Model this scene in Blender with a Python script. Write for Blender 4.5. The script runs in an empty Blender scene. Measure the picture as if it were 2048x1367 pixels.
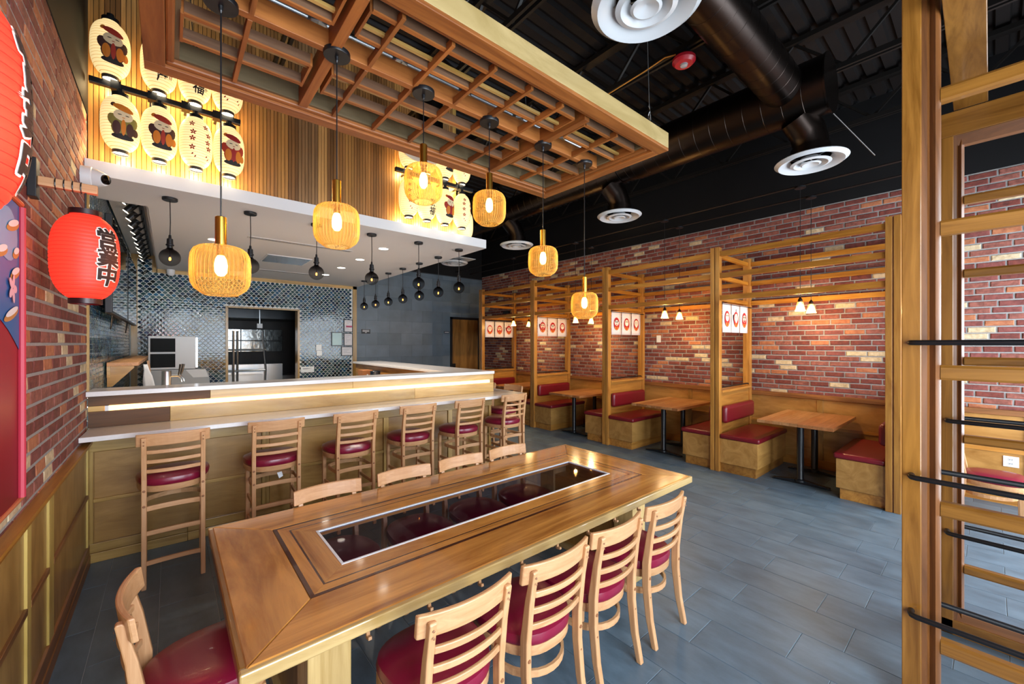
import bpy, bmesh, math, random
from mathutils import Vector, Matrix
R = math.radians
random.seed(7)
scn = bpy.context.scene
col = scn.collection

# ------------------------------------------------------------------ camera
H = 1.75
cam = bpy.data.cameras.new('camera'); camo = bpy.data.objects.new('camera', cam); col.objects.link(camo)
cam.sensor_width = 36.0; cam.lens = 811.0 * 36.0 / 2048.0
cam.shift_y = 3.5 / 2048.0; cam.clip_start = 0.02
YAW = R(40.21)
camo.location = (0, 0, H); camo.rotation_euler = (R(90), 0, -YAW)
scn.camera = camo

# ------------------------------------------------------------------ world, daylight, exposure
w = bpy.data.worlds.new('world'); scn.world = w; w.use_nodes = True
w.node_tree.nodes['Background'].inputs[0].default_value = (0.72, 0.85, 1.0, 1)
w.node_tree.nodes['Background'].inputs[1].default_value = 0.6
scn.view_settings.view_transform = 'Standard'
scn.view_settings.look = 'None'
scn.view_settings.exposure = 0.6
scn.view_settings.gamma = 1.0
scn.view_settings.use_curve_mapping = False
cy = scn.cycles
cy.max_bounces = 6; cy.diffuse_bounces = 3; cy.glossy_bounces = 2; cy.transmission_bounces = 4
cy.transparent_max_bounces = 10; cy.sample_clamp_indirect = 4.0
cy.adaptive_threshold = 0.05
cy.caustics_reflective = False; cy.caustics_refractive = False

def area(name, loc, rot, sx, sy, watts, color):
    d = bpy.data.lights.new(name, 'AREA'); d.shape = 'RECTANGLE'; d.size = sx; d.size_y = sy
    d.energy = watts; d.color = color
    o = bpy.data.objects.new(name, d); col.objects.link(o); o.location = loc; o.rotation_euler = rot
    return o
DAY = (0.80, 0.90, 1.0)
FRONT_Y = -1.6
# daylight entering through the two shop windows behind the camera
area('daylight_west_window', (0.95, FRONT_Y + .02, 1.75), (R(90), 0, 0), 2.5, 2.9, 215, DAY)
area('daylight_east_window', (5.15, FRONT_Y + .02, 1.75), (R(90), 0, 0), 3.3, 2.9, 240, DAY)

# ------------------------------------------------------------------ helpers: materials
def s2l(c):
    return tuple(x / 12.92 if x <= .04045 else ((x + .055) / 1.055) ** 2.4 for x in c)
def hx(h):
    h = h.lstrip('#'); return s2l(tuple(int(h[i:i + 2], 16) / 255 for i in (0, 2, 4))) + (1,)
MATS = {}
def new_mat(name):
    m = bpy.data.materials.new(name); m.use_nodes = True
    return m, m.node_tree.nodes, m.node_tree.links, m.node_tree.nodes['Principled BSDF']
def plain(name, color, rough=.5, metal=0, emit=None, es=0, coat=0, noise=0, bump=0, nscale=30, spec=.5):
    if name in MATS: return MATS[name]
    m, n, l, p = new_mat(name)
    c = hx(color)
    p.inputs['Base Color'].default_value = c; p.inputs['Roughness'].default_value = rough
    p.inputs['Metallic'].default_value = metal; p.inputs['Coat Weight'].default_value = coat
    p.inputs['Specular IOR Level'].default_value = spec
    if emit: p.inputs['Emission Color'].default_value = hx(emit); p.inputs['Emission Strength'].default_value = es
    if noise or bump:
        tc = n.new('ShaderNodeTexCoord'); nz = n.new('ShaderNodeTexNoise'); nz.inputs['Scale'].default_value = nscale; nz.inputs['Detail'].default_value = 5
        l.new(tc.outputs['Object'], nz.inputs['Vector'])
        if noise:
            rp = n.new('ShaderNodeValToRGB')
            rp.color_ramp.elements[0].color = tuple(x * (1 - noise) for x in c[:3]) + (1,); rp.color_ramp.elements[0].position = .3
            rp.color_ramp.elements[1].color = tuple(min(1, x * (1 + noise)) for x in c[:3]) + (1,); rp.color_ramp.elements[1].position = .7
            l.new(nz.outputs['Fac'], rp.inputs['Fac']); l.new(rp.outputs['Color'], p.inputs['Base Color'])
        if bump:
            b = n.new('ShaderNodeBump'); b.inputs['Strength'].default_value = bump; b.inputs['Distance'].default_value = .01
            l.new(nz.outputs['Fac'], b.inputs['Height']); l.new(b.outputs['Normal'], p.inputs['Normal'])
    MATS[name] = m; return m
def wood(name, light, dark, axis='x', rough=.35, coat=.0, along=1.1, across=13., contrast=.5, knots=False, vary=.18):
    key = name + '_' + axis
    if key in MATS: return MATS[key]
    m, n, l, p = new_mat(key)
    tc = n.new('ShaderNodeTexCoord'); oi = n.new('ShaderNodeObjectInfo')
    ml = n.new('ShaderNodeVectorMath'); ml.operation = 'SCALE'; ml.inputs[0].default_value = (7.3, 11.1, 5.7)
    l.new(oi.outputs['Random'], ml.inputs['Scale'])
    ad = n.new('ShaderNodeVectorMath'); ad.operation = 'ADD'
    l.new(tc.outputs['Object'], ad.inputs[0]); l.new(ml.outputs[0], ad.inputs[1])
    mp = n.new('ShaderNodeMapping'); s = [across] * 3; s['xyz'.index(axis)] = along
    mp.inputs['Scale'].default_value = s
    l.new(ad.outputs[0], mp.inputs['Vector'])
    nz = n.new('ShaderNodeTexNoise'); nz.inputs['Scale'].default_value = 1.0; nz.inputs['Detail'].default_value = 7
    nz.inputs['Roughness'].default_value = .62; nz.inputs['Distortion'].default_value = 1.4
    l.new(mp.outputs[0], nz.inputs['Vector'])
    rp = n.new('ShaderNodeValToRGB'); e = rp.color_ramp.elements
    e[0].position = .5 - contrast * .42; e[0].color = hx(dark); e[1].position = .5 + contrast * .30; e[1].color = hx(light)
    l.new(nz.outputs['Fac'], rp.inputs['Fac'])
    hs = n.new('ShaderNodeHueSaturation')
    mr = n.new('ShaderNodeMapRange'); mr.inputs['To Min'].default_value = 1 - vary; mr.inputs['To Max'].default_value = 1 + vary
    l.new(oi.outputs['Random'], mr.inputs['Value']); l.new(mr.outputs[0], hs.inputs['Value'])
    l.new(rp.outputs['Color'], hs.inputs['Color'])
    out = hs.outputs['Color']
    if knots:   # broad dark heartwood patches, as walnut boards have
        n2 = n.new('ShaderNodeTexNoise'); n2.inputs['Scale'].default_value = .16; n2.inputs['Detail'].default_value = 3; n2.inputs['Distortion'].default_value = .8
        l.new(mp.outputs[0], n2.inputs['Vector'])
        r2 = n.new('ShaderNodeValToRGB'); r2.color_ramp.elements[0].position = .58; r2.color_ramp.elements[1].position = .72
        mx = n.new('ShaderNodeMix'); mx.data_type = 'RGBA'; mx.inputs['B'].default_value = hx('#4a2f1f')
        l.new(n2.outputs['Fac'], r2.inputs['Fac'])
        ms = n.new('ShaderNodeMath'); ms.operation = 'MULTIPLY'; ms.inputs[1].default_value = .75
        l.new(r2.outputs['Color'], ms.inputs[0]); l.new(ms.outputs[0], mx.inputs['Factor'])
        l.new(out, mx.inputs['A']); out = mx.outputs['Result']
    l.new(out, p.inputs['Base Color'])
    p.inputs['Roughness'].default_value = rough; p.inputs['Coat Weight'].default_value = coat; p.inputs['Coat Roughness'].default_value = .08
    b = n.new('ShaderNodeBump'); b.inputs['Strength'].default_value = .08; b.inputs['Distance'].default_value = .004
    l.new(nz.outputs['Fac'], b.inputs['Height']); l.new(b.outputs['Normal'], p.inputs['Normal'])
    MATS[key] = m; return m
def brickmat(name, c1, c2):
    m, n, l, p = new_mat(name)
    tc = n.new('ShaderNodeTexCoord'); oi = n.new('ShaderNodeObjectInfo')
    ml = n.new('ShaderNodeVectorMath'); ml.operation = 'SCALE'; ml.inputs[0].default_value = (37, 51, 23); l.new(oi.outputs['Random'], ml.inputs['Scale'])
    ad = n.new('ShaderNodeVectorMath'); ad.operation = 'ADD'; l.new(tc.outputs['Object'], ad.inputs[0]); l.new(ml.outputs[0], ad.inputs[1])
    nz = n.new('ShaderNodeTexNoise'); nz.inputs['Scale'].default_value = 22; nz.inputs['Detail'].default_value = 6; nz.inputs['Roughness'].default_value = .65
    l.new(ad.outputs[0], nz.inputs['Vector'])
    rp = n.new('ShaderNodeValToRGB'); rp.color_ramp.elements[0].position = .32; rp.color_ramp.elements[1].position = .62
    rp.color_ramp.elements[0].color = hx(c2); rp.color_ramp.elements[1].color = hx(c1)
    l.new(nz.outputs['Fac'], rp.inputs['Fac']); l.new(rp.outputs['Color'], p.inputs['Base Color'])
    p.inputs['Roughness'].default_value = .82
    b = n.new('ShaderNodeBump'); b.inputs['Strength'].default_value = .55; b.inputs['Distance'].default_value = .012
    l.new(nz.outputs['Fac'], b.inputs['Height']); l.new(b.outputs['Normal'], p.inputs['Normal'])
    MATS[name] = m; return m
def thin_glass(name, tint, fac, rough=.03, body=None, grad=None, glow=0, edge=.55):
    """see-through glass: tinted transparency mixed with a glossy skin"""
    m, n, l, p = new_mat(name)
    n.remove(p); out = n['Material Output']
    tr = n.new('ShaderNodeBsdfTransparent'); tr.inputs[0].default_value = hx(tint)
    gl = n.new('ShaderNodeBsdfPrincipled'); gl.inputs['Base Color'].default_value = hx(body or tint); gl.inputs['Roughness'].default_value = rough
    lw = n.new('ShaderNodeLayerWeight'); lw.inputs[0].default_value = .35
    mr = n.new('ShaderNodeMapRange'); mr.inputs['To Min'].default_value = fac; mr.inputs['To Max'].default_value = min(1, fac + edge)
    l.new(lw.outputs['Facing'], mr.inputs['Value'])
    mx = n.new('ShaderNodeMixShader'); l.new(mr.outputs[0], mx.inputs[0]); l.new(tr.outputs[0], mx.inputs[1]); l.new(gl.outputs[0], mx.inputs[2])
    l.new(mx.outputs[0], out.inputs[0])
    if glow:   # tinted glass scattering some of the lamp's own light
        tl = n.new('ShaderNodeBsdfTranslucent'); tl.inputs[0].default_value = hx(body or tint)
        m2 = n.new('ShaderNodeMixShader'); m2.inputs[0].default_value = glow; l.new(mx.outputs[0], m2.inputs[1]); l.new(tl.outputs[0], m2.inputs[2]); l.new(m2.outputs[0], out.inputs[0])
    if grad:   # smoked coating: dark at the crown of the bulb, clear at its foot
        tc = n.new('ShaderNodeTexCoord'); sp = n.new('ShaderNodeSeparateXYZ'); l.new(tc.outputs['Object'], sp.inputs[0])
        g = n.new('ShaderNodeMapRange'); g.inputs['From Min'].default_value = grad[0]; g.inputs['From Max'].default_value = grad[1]
        l.new(sp.outputs['Z'], g.inputs['Value'])
        rp = n.new('ShaderNodeValToRGB'); rp.color_ramp.elements[0].color = hx('#d8d8d8'); rp.color_ramp.elements[1].color = hx('#5a484a')
        l.new(g.outputs[0], rp.inputs[0]); l.new(rp.outputs[0], tr.inputs[0])
    MATS[name] = m; return m
def emitter(name, color, strength):
    m, n, l, p = new_mat(name)
    p.inputs['Base Color'].default_value = hx(color); p.inputs['Emission Color'].default_value = hx(color); p.inputs['Emission Strength'].default_value = strength
    MATS[name] = m; return m

# ------------------------------------------------------------------ helpers: geometry
class MB:
    def __init__(s): s.v = []; s.f = []; s.m = []
    def add(s, vs, fs, mi=0):
        o = len(s.v); s.v += [tuple(q) for q in vs]; s.f += [tuple(i + o for i in f) for f in fs]; s.m += [mi] * len(fs); return s
    def box(s, x0, x1, y0, y1, z0, z1, mi=0):
        return s.add([(x0, y0, z0), (x1, y0, z0), (x1, y1, z0), (x0, y1, z0), (x0, y0, z1), (x1, y0, z1), (x1, y1, z1), (x0, y1, z1)],
                     [(0, 3, 2, 1), (4, 5, 6, 7), (0, 1, 5, 4), (1, 2, 6, 5), (2, 3, 7, 6), (3, 0, 4, 7)], mi)
    def bar(s, p, q, wd, ht, mi=0, up=(0, 0, 1)):
        """a straight rectangular bar from p to q, wd across and ht along up"""
        p = Vector(p); q = Vector(q); d = (q - p).normalized(); u = Vector(up); a = d.cross(u).normalized() * wd / 2; b = a.cross(d).normalized() * ht / 2
        return s.add([p - a - b, p + a - b, p + a + b, p - a + b, q - a - b, q + a - b, q + a + b, q - a + b],
                     [(0, 1, 2, 3), (7, 6, 5, 4), (0, 4, 5, 1), (1, 5, 6, 2), (2, 6, 7, 3), (3, 7, 4, 0)], mi)
    def tube(s, pts, r, n=8, mi=0, closed=False):
        pts = [Vector(p) for p in pts]; N = len(pts); rr = r if isinstance(r, (list, tuple)) else [r] * N
        vs = []; prev = None
        for i, p in enumerate(pts):
            if closed: t = pts[(i + 1) % N] - pts[i - 1]
            else: t = pts[min(i + 1, N - 1)] - pts[max(i - 1, 0)]
            t.normalize()
            if prev is None:
                a = t.cross(Vector((0, 0, 1)))
                if a.length < .01: a = t.cross(Vector((0, 1, 0)))
            else: a = prev - t * prev.dot(t)
            a.normalize(); prev = a; b = t.cross(a)
            vs += [p + (a * math.cos(2 * math.pi * k / n) + b * math.sin(2 * math.pi * k / n)) * rr[i] for k in range(n)]
        fs = []
        for i in range(N if closed else N - 1):
            j = (i + 1) % N
            fs += [(i * n + k, i * n + (k + 1) % n, j * n + (k + 1) % n, j * n + k) for k in range(n)]
        if not closed: fs += [tuple(range(n - 1, -1, -1)), tuple((N - 1) * n + k for k in range(n))]
        return s.add(vs, fs, mi)
    def lathe(s, prof, n=24, mi=0, c=(0, 0, 0), cap=True, flute=None):
        vs = []
        for i, (r, z) in enumerate(prof):
            for k in range(n):
                a = 2 * math.pi * k / n; q = r
                if flute and r > flute[2]: q = r * (1 + flute[1] * math.cos(a * flute[0]))
                vs.append((c[0] + q * math.cos(a), c[1] + q * math.sin(a), c[2] + z))
        fs = [(i * n + k, i * n + (k + 1) % n, (i + 1) * n + (k + 1) % n, (i + 1) * n + k) for i in range(len(prof) - 1) for k in range(n)]
        if cap:
            if prof[0][0] > 1e-4: fs.append(tuple(range(n - 1, -1, -1)))
            if prof[-1][0] > 1e-4: fs.append(tuple((len(prof) - 1) * n + k for k in range(n)))
        return s.add(vs, fs, mi)
    def prism(s, poly, d0, d1, plane='xz', mi=0):
        """extrude a 2-D outline (counter-clockwise) between d0 and d1 on the third axis"""
        def P(a, b, d): return {'xz': (a, d, b), 'xy': (a, b, d), 'yz': (d, a, b)}[plane]
        N = len(poly); vs = [P(a, b, d0) for a, b in poly] + [P(a, b, d1) for a, b in poly]
        fs = [tuple(range(N)), tuple(range(2 * N - 1, N - 1, -1))] + [(i, i + N, (i + 1) % N + N, (i + 1) % N) for i in range(N)]
        return s.add(vs, fs, mi)
    def mesh(s, name, mats, smooth=False):
        me = bpy.data.meshes.new(name); me.from_pydata(s.v, [], s.f)
        for m in (mats if isinstance(mats, (list, tuple)) else [mats]): me.materials.append(m)
        if any(s.m): me.polygons.foreach_set('material_index', s.m)
        bm = bmesh.new(); bm.from_mesh(me); bmesh.ops.recalc_face_normals(bm, faces=bm.faces); bm.to_mesh(me); bm.free()
        if smooth:
            me.polygons.foreach_set('use_smooth', [True] * len(me.polygons))
            try: me.set_sharp_from_angle(angle=R(38))
            except Exception: pass
        me.update(); return me
    def build(s, name, mats, parent=None, smooth=False, bev=0, seg=2):
        return put(name, s.mesh(name, mats, smooth), parent, bev=bev, seg=seg)
def put(name, me, parent=None, loc=None, rot=None, bev=0, seg=2):
    o = bpy.data.objects.new(name, me); col.objects.link(o)
    if parent: o.parent = parent
    if loc is not None: o.location = loc
    if rot is not None: o.rotation_euler = rot
    if bev:
        b = o.modifiers.new('edge', 'BEVEL'); b.width = bev; b.segments = seg; b.limit_method = 'ANGLE'; b.angle_limit = R(40)
    return o
def thing(name, label, cat, loc=(0, 0, 0), rz=0, group=None):
    o = bpy.data.objects.new(name, None); col.objects.link(o); o.empty_display_size = .1
    o.location = loc; o.rotation_euler = (0, 0, rz); return tag(o, label, cat, group)
def tag(o, label, cat, group=None):
    o['label'] = label; o['category'] = cat
    if group: o['group'] = group
    return o
def struct(o):
    o['kind'] = 'structure'; return o
def kids(o): return [c for c in bpy.data.objects if c.parent == o]
KIDS = {}
def copy_tree(o, parent=None):
    if o.name not in KIDS: KIDS[o.name] = kids(o)
    c = o.copy(); col.objects.link(c)
    if parent is not None: c.parent = parent
    for ch in KIDS[o.name]: copy_tree(ch, c)
    return c
def box(*a): return MB().box(*a)
def lamp(parent, loc, watts, color, r=.03):
    d = bpy.data.lights.new('bulb_light', 'POINT'); d.energy = watts; d.color = color; d.shadow_soft_size = r
    o = bpy.data.objects.new('bulb_light', d); col.objects.link(o); o.parent = parent; o.location = loc; return o
F_ = Vector((math.sin(YAW), math.cos(YAW), 0)); R_ = Vector((math.cos(YAW), -math.sin(YAW), 0))
def in_view(p, m=0):
    d = Vector(p) - Vector((0, 0, H)); dz = d.dot(F_)
    if dz < .05: return False
    u = 1024 + 811 * d.dot(R_) / dz; v = 687 - 811 * d.z / dz
    return -m < u < 2048 + m and -m < v < 1367 + m

GLY = {}
def glyphs(txt, size, step, bold=.0):
    """a column of characters as outlines' triangles: list of (tri, mat, layer)"""
    if (txt, size, bold) in GLY: return GLY[(txt, size, bold)]
    out = []
    for i, ch in enumerate(txt):
        cu = bpy.data.curves.new('glyph', 'FONT'); cu.body = ch; cu.size = size; cu.align_x = 'CENTER'; cu.offset = bold; cu.resolution_u = 3
        ob = bpy.data.objects.new('glyph', cu); col.objects.link(ob); bpy.context.view_layer.update()
        me = bpy.data.meshes.new_from_object(ob.evaluated_get(bpy.context.evaluated_depsgraph_get()))
        me.calc_loop_triangles(); zs = [v.co.y for v in me.vertices]; mid = (min(zs) + max(zs)) / 2 if zs else 0
        xs = [v.co.x for v in me.vertices]; mx = (min(xs) + max(xs)) / 2 if xs else 0
        for t in me.loop_triangles:
            p = [(me.vertices[k].co.x - mx, me.vertices[k].co.y - mid + ((len(txt) - 1) / 2 - i) * step) for k in t.vertices]
            out.append((p, 4, 0))
        bpy.data.objects.remove(ob); bpy.data.curves.remove(cu); bpy.data.meshes.remove(me)
    GLY[(txt, size, bold)] = out; return out
for a_ in (('居酒屋', .085, .095, .002), ('日', .03, .03, .001), ('来福', .095, .10, .002), ('いざかや', .03, .032, .0006), ('営業中', .10, .090, .0035)): glyphs(*a_)

# ------------------------------------------------------------------ palette
AMB = '#c98f3a'; AMD = '#93591a'
def booth_wood(a): return wood('booth_wood', '#bb843c', '#8b5722', a, .3, .25)
def trellis_wood(a): return wood('trellis_wood', '#bb802c', '#8a5015', a, .38)
def ply(a): return wood('stained_plywood', '#a98044', '#835c25', a, .36, .15, 1.6, 6., .5)
def bply(a): return wood('booth_plywood', '#bf8f4e', '#996a30', a, .34, .2, 1.6, 6., .5)
def oak(a): return wood('clear_oak', '#b89453', '#8c692e', a, .32, .2)
def beech(a): return wood('beech', '#cd9e72', '#b38053', a, .4, .1, 2., 30., .6, vary=.05)
def cedar(a): return wood('cedar', '#a1632d', '#733c15', a, .5)
def screen_wood(a): return wood('screen_wood', '#96662a', '#684012', a, .28, .3)
def lacquer(a): return wood('lacquered_top', '#d29448', '#8d5524', a, .17, .6, .7, 7., .42, vary=.08)
def riser_wood(a): return wood('riser_board', '#d0aa66', '#a97f3f', a, .35, .1, .8, 9., .5, knots=True)
BLACK = plain('black_paint', '#0b0b0d', .75, spec=.2)
BLACKM = plain('black_metal', '#101114', .38)
WHITE = plain('white_paint', '#d4d2d1', .6)
QUARTZ = plain('white_quartz', '#e2dedb', .18, noise=.03, nscale=60)
BRASS = plain('brass', '#c9983e', .25, 1)
STEEL = plain('stainless_steel', '#b8bcc0', .28, 1)
BURG = plain('burgundy_vinyl', '#7b1230', .32, coat=.1, bump=.04, nscale=250)
REDV = plain('red_vinyl', '#731420', .34, coat=.1, bump=.04, nscale=250)
PLATE = plain('white_plastic', '#dcdcdc', .4)
MORTAR = plain('mortar', '#93918f', .9, noise=.12, bump=.3, nscale=60)
BR = [brickmat('brick_red', '#92574a', '#693a31'), brickmat('brick_dark', '#77392f', '#552823'), brickmat('brick_plum', '#83463f', '#62312d'),
      brickmat('brick_orange', '#b0714c', '#925338'), brickmat('brick_cream', '#cdb998', '#a8926f')]
BRW = [34, 26, 20, 13, 8]

# ------------------------------------------------------------------ pieces on a wall: bricks, scales, slabs
def split_pieces(items, limit=300):
    """items: (centre, payload); the nearest in view stay single, the rest are joined"""
    c = Vector((0, 0, H)); seen = sorted([i for i in items if in_view(i[0])], key=lambda i: (Vector(i[0]) - c).length)
    single = seen[:limit]; ids = {id(i) for i in single}
    return single, [i for i in items if id(i) not in ids]
BRICK_ME = {}
def brick_geo(L, hgt, dep):
    b = min(.006, dep * .7); m = MB()
    # bevelled front facing +n (local: x along the wall, y out of the wall, z up)
    x, z = L / 2, hgt / 2
    j = lambda: random.uniform(-.0025, .0025) * min(1, dep / .008)
    m.add([(-x, 0, -z), (x, 0, -z), (x, 0, z), (-x, 0, z), (-x + j(), dep - b, -z + j()), (x + j(), dep - b, -z + j()), (x + j(), dep - b, z + j()), (-x + j(), dep - b, z + j()),
           (-x + b, dep + j(), -z + b), (x - b, dep + j(), -z + b), (x - b, dep + j(), z - b), (-x + b, dep + j(), z - b)],
          [(0, 1, 5, 4), (1, 2, 6, 5), (2, 3, 7, 6), (3, 0, 4, 7), (4, 5, 9, 8), (5, 6, 10, 9), (6, 7, 11, 10), (7, 4, 8, 11), (8, 9, 10, 11)])
    return m
def brick_wall(wall, X, sgn, y0, y1, z0, z1, pitch=.222, rowh=.0725, dep=.010):
    """bricks on the plane x = X, standing out along sgn * x"""
    items = []; r = 0; z = z0
    while z + rowh * .6 < z1:
        hh = min(rowh, z1 - z); off = [0, .5, .25, .75][r % 4] * pitch + random.uniform(-.01, .01)
        y = y0 - off
        while y < y1:
            a = max(y, y0); b = min(y + pitch, y1)
            if b - a > .03: items.append(((X, (a + b) / 2, z + hh / 2), (b - a - .016, hh - .016, random.choices(range(5), BRW)[0])))
            y += pitch
        z += rowh; r += 1
    single, rest = split_pieces(items)
    rz = -math.pi / 2 * sgn
    for (c, (L, hh, mi)) in single:
        key = (round(L, 2), round(hh, 3), mi, random.randint(0, 1), dep)
        if key not in BRICK_ME: BRICK_ME[key] = brick_geo(L, hh, dep).mesh('brick', BR[mi])
        put('brick', BRICK_ME[key], wall, c, (0, 0, rz + 0))
    mb = MB()
    for (c, (L, hh, mi)) in rest:
        g = brick_geo(L, hh, dep * random.uniform(.85, 1.15))
        mb.add([(c[0] + sgn * q[1], c[1] - sgn * q[0], c[2] + q[2]) for q in g.v], g.f, mi)
    o = mb.build('brickwork', BR, wall); o['kind'] = 'stuff'
def scale_geo(wd, row, dep):
    """one fish-scale tile: arched top, two hollow lower sides, slightly domed"""
    K = 5; g = .87
    arc = [(-wd / 2 * math.cos(math.pi * k / (2 * K)), row * math.sin(math.pi * k / (2 * K))) for k in range(K + 1)]
    top = arc + [(-x, y) for x, y in arc[-2::-1]]
    low = [(wd / 2 + x, y - row) for x, y in arc][::-1]            # from (wd/2,0) down to (0,-row)
    low = low[1:] + [(-x, y) for x, y in low[::-1]][1:-1]
    pl = [(x * g, (y - .1 * row) * g + .1 * row) for x, y in top + low]
    m = MB(); N = len(pl)
    m.add([(x, 0, y) for x, y in pl] + [(x * .93, dep * .8, (y - .1 * row) * .93 + .1 * row) for x, y in pl] + [(0, dep * .95, .22 * row)],
          [(i, (i + 1) % N, (i + 1) % N + N, i + N) for i in range(N)] + [(i + N, (i + 1) % N + N, 2 * N) for i in range(N)])
    return m
TEAL = [plain('glaze_navy', '#122c47', .06, spec=.4), plain('glaze_slate', '#41585f', .06, spec=.4), plain('glaze_black', '#0d1a20', .06, spec=.4), plain('glaze_blue', '#23506e', .06, spec=.4), plain('glaze_green', '#2b484b', .06, spec=.4)]
def scale_wall(wall, place, rz, a0, a1, z0, z1, hole=None, wd=.081, row=.0445):
    """place(a, z) gives the world point of wall coordinate a"""
    items = []; r = 0; z = z0
    while z < z1:
        a = a0 + (wd / 2 if r % 2 == 0 else wd)
        while a < a1 - wd * .4:
            if not (hole and hole[0] - wd / 2 < a < hole[1] + wd / 2 and z - row < hole[2]):
                items.append((place(a, z), random.choices(range(5), [26, 26, 16, 14, 18])[0]))
            a += wd
        z += row; r += 1
    single, rest = split_pieces(items)
    mes = [scale_geo(wd, row, .0022).mesh('scale_tile', t) for t in TEAL]
    M = Matrix.Rotation(rz, 3, 'Z')
    for c, mi in single: put('scale_tile', mes[mi], wall, c, (random.uniform(-.004, .004), random.uniform(-.004, .004), rz))
    mb = MB(); g = scale_geo(wd, row, .0022)
    for c, mi in rest:
        T = Matrix.Rotation(random.uniform(-.005, .005), 3, 'X') @ Matrix.Rotation(random.uniform(-.005, .005), 3, 'Z')
        mb.add([Vector(c) + M @ (T @ Vector(q)) for q in g.v], g.f, mi)
    o = mb.build('scale_tiling', TEAL, wall); o['kind'] = 'stuff'

# ================================================================== THE ROOM
XL, XR = -.495, 7.0
YT, YG = 9.42, 9.65          # tiled kitchen wall, grey hall wall
ZC = 4.95
GROUT = plain('grout', '#d4d7d4', .7)
DARKW = plain('black_wall', '#0d0d0f', .7, noise=.1, nscale=4, spec=.25)

# floor: 12 x 24 inch slabs, grout recessed
floor = struct(box(XL - .1, XR + .1, FRONT_Y - .1, YG + .1, -.1, -.004).build('floor', plain('floor_grout', '#aab6be', .8)))
FT = []
for i, (a, b) in enumerate((('#637786', '#4a5c69'), ('#5f7281', '#475865'), ('#657886', '#4c5d6a'))):
    m, n, l, p = new_mat('slate_%d' % i)
    tc = n.new('ShaderNodeTexCoord'); oi = n.new('ShaderNodeObjectInfo'); ml = n.new('ShaderNodeVectorMath'); ml.operation = 'SCALE'; ml.inputs[0].default_value = (41, 17, 3)
    l.new(oi.outputs['Random'], ml.inputs['Scale']); ad = n.new('ShaderNodeVectorMath'); l.new(tc.outputs['Object'], ad.inputs[0]); l.new(ml.outputs[0], ad.inputs[1])
    mp = n.new('ShaderNodeMapping'); mp.inputs['Scale'].default_value = (7, 2.6, 3); l.new(ad.outputs[0], mp.inputs[0])
    nz = n.new('ShaderNodeTexNoise'); nz.inputs['Scale'].default_value = 1.3; nz.inputs['Detail'].default_value = 8; nz.inputs['Roughness'].default_value = .6; l.new(mp.outputs[0], nz.inputs[0])
    rp = n.new('ShaderNodeValToRGB'); rp.color_ramp.elements[0].position = .3; rp.color_ramp.elements[1].position = .7
    rp.color_ramp.elements[0].color = hx(b); rp.color_ramp.elements[1].color = hx(a); l.new(nz.outputs[0], rp.inputs[0]); l.new(rp.outputs[0], p.inputs['Base Color'])
    rr = n.new('ShaderNodeMapRange'); rr.inputs['To Min'].default_value = .34; rr.inputs['To Max'].default_value = .5; l.new(nz.outputs[0], rr.inputs[0]); l.new(rr.outputs[0], p.inputs['Roughness'])
    bp = n.new('ShaderNodeBump'); bp.inputs['Strength'].default_value = .06; bp.inputs['Distance'].default_value = .004; l.new(nz.outputs[0], bp.inputs['Height']); l.new(bp.outputs[0], p.inputs['Normal'])
    FT.append(m)
items = []
TW, TL = .2975, .605
for i in range(-11, 17):
    x0 = 2.33 + i * TW
    if x0 + TW < XL or x0 > XR: continue
    y = (.541 if i % 2 == 0 else .136) - TL * 5
    while y < YG:
        if y + TL > FRONT_Y: items.append(((x0 + TW / 2, y + TL / 2, 0), random.randint(0, 2)))
        y += TL
single, rest = split_pieces(items)
def slab_geo():
    a, b, e = TW / 2 - .0016, TL / 2 - .0016, .0012; m = MB()
    m.add([(-a, -b, -.006), (a, -b, -.006), (a, b, -.006), (-a, b, -.006), (-a, -b, -e), (a, -b, -e), (a, b, -e), (-a, b, -e), (-a + e, -b + e, 0), (a - e, -b + e, 0), (a - e, b - e, 0), (-a + e, b - e, 0)],
          [(0, 1, 5, 4), (1, 2, 6, 5), (2, 3, 7, 6), (3, 0, 4, 7), (4, 5, 9, 8), (5, 6, 10, 9), (6, 7, 11, 10), (7, 4, 8, 11), (8, 9, 10, 11)]); return m
sm = [slab_geo().mesh('floor_tile', m) for m in FT]
for c, mi in single: put('floor_tile', sm[mi], floor, c)
mb = MB(); g = slab_geo()
for c, mi in rest: mb.add([(q[0] + c[0], q[1] + c[1], q[2]) for q in g.v], g.f, mi)
o = mb.build('floor_tiling', FT, floor); o['kind'] = 'stuff'

# left wall
wl = struct(MB().box(XL - .2, XL - .004, FRONT_Y, 4.62, 0, 3.56).build('wall_left', MORTAR))
brick_wall(wl, XL - .004, 1, FRONT_Y + 2.2, 4.60, .95, 3.56, .205, .0725, .004)
struct(box(XL - .2, XL + .004, FRONT_Y, YT, 3.56, ZC).build('wall_left_upper', DARKW))
wlt = struct(box(XL - .2, XL - .016, 4.62, YT + .2, 0, 3.56).build('wall_left_bar', GROUT))
scale_wall(wlt, lambda a, z: (XL - .014, a, z), -math.pi / 2, 4.66, YT, .95, 3.3)
struct(box(XL - .01, XL + .012, 4.60, 4.635, 1.37, 3.05).build('trim_1', oak('z')))
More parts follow.
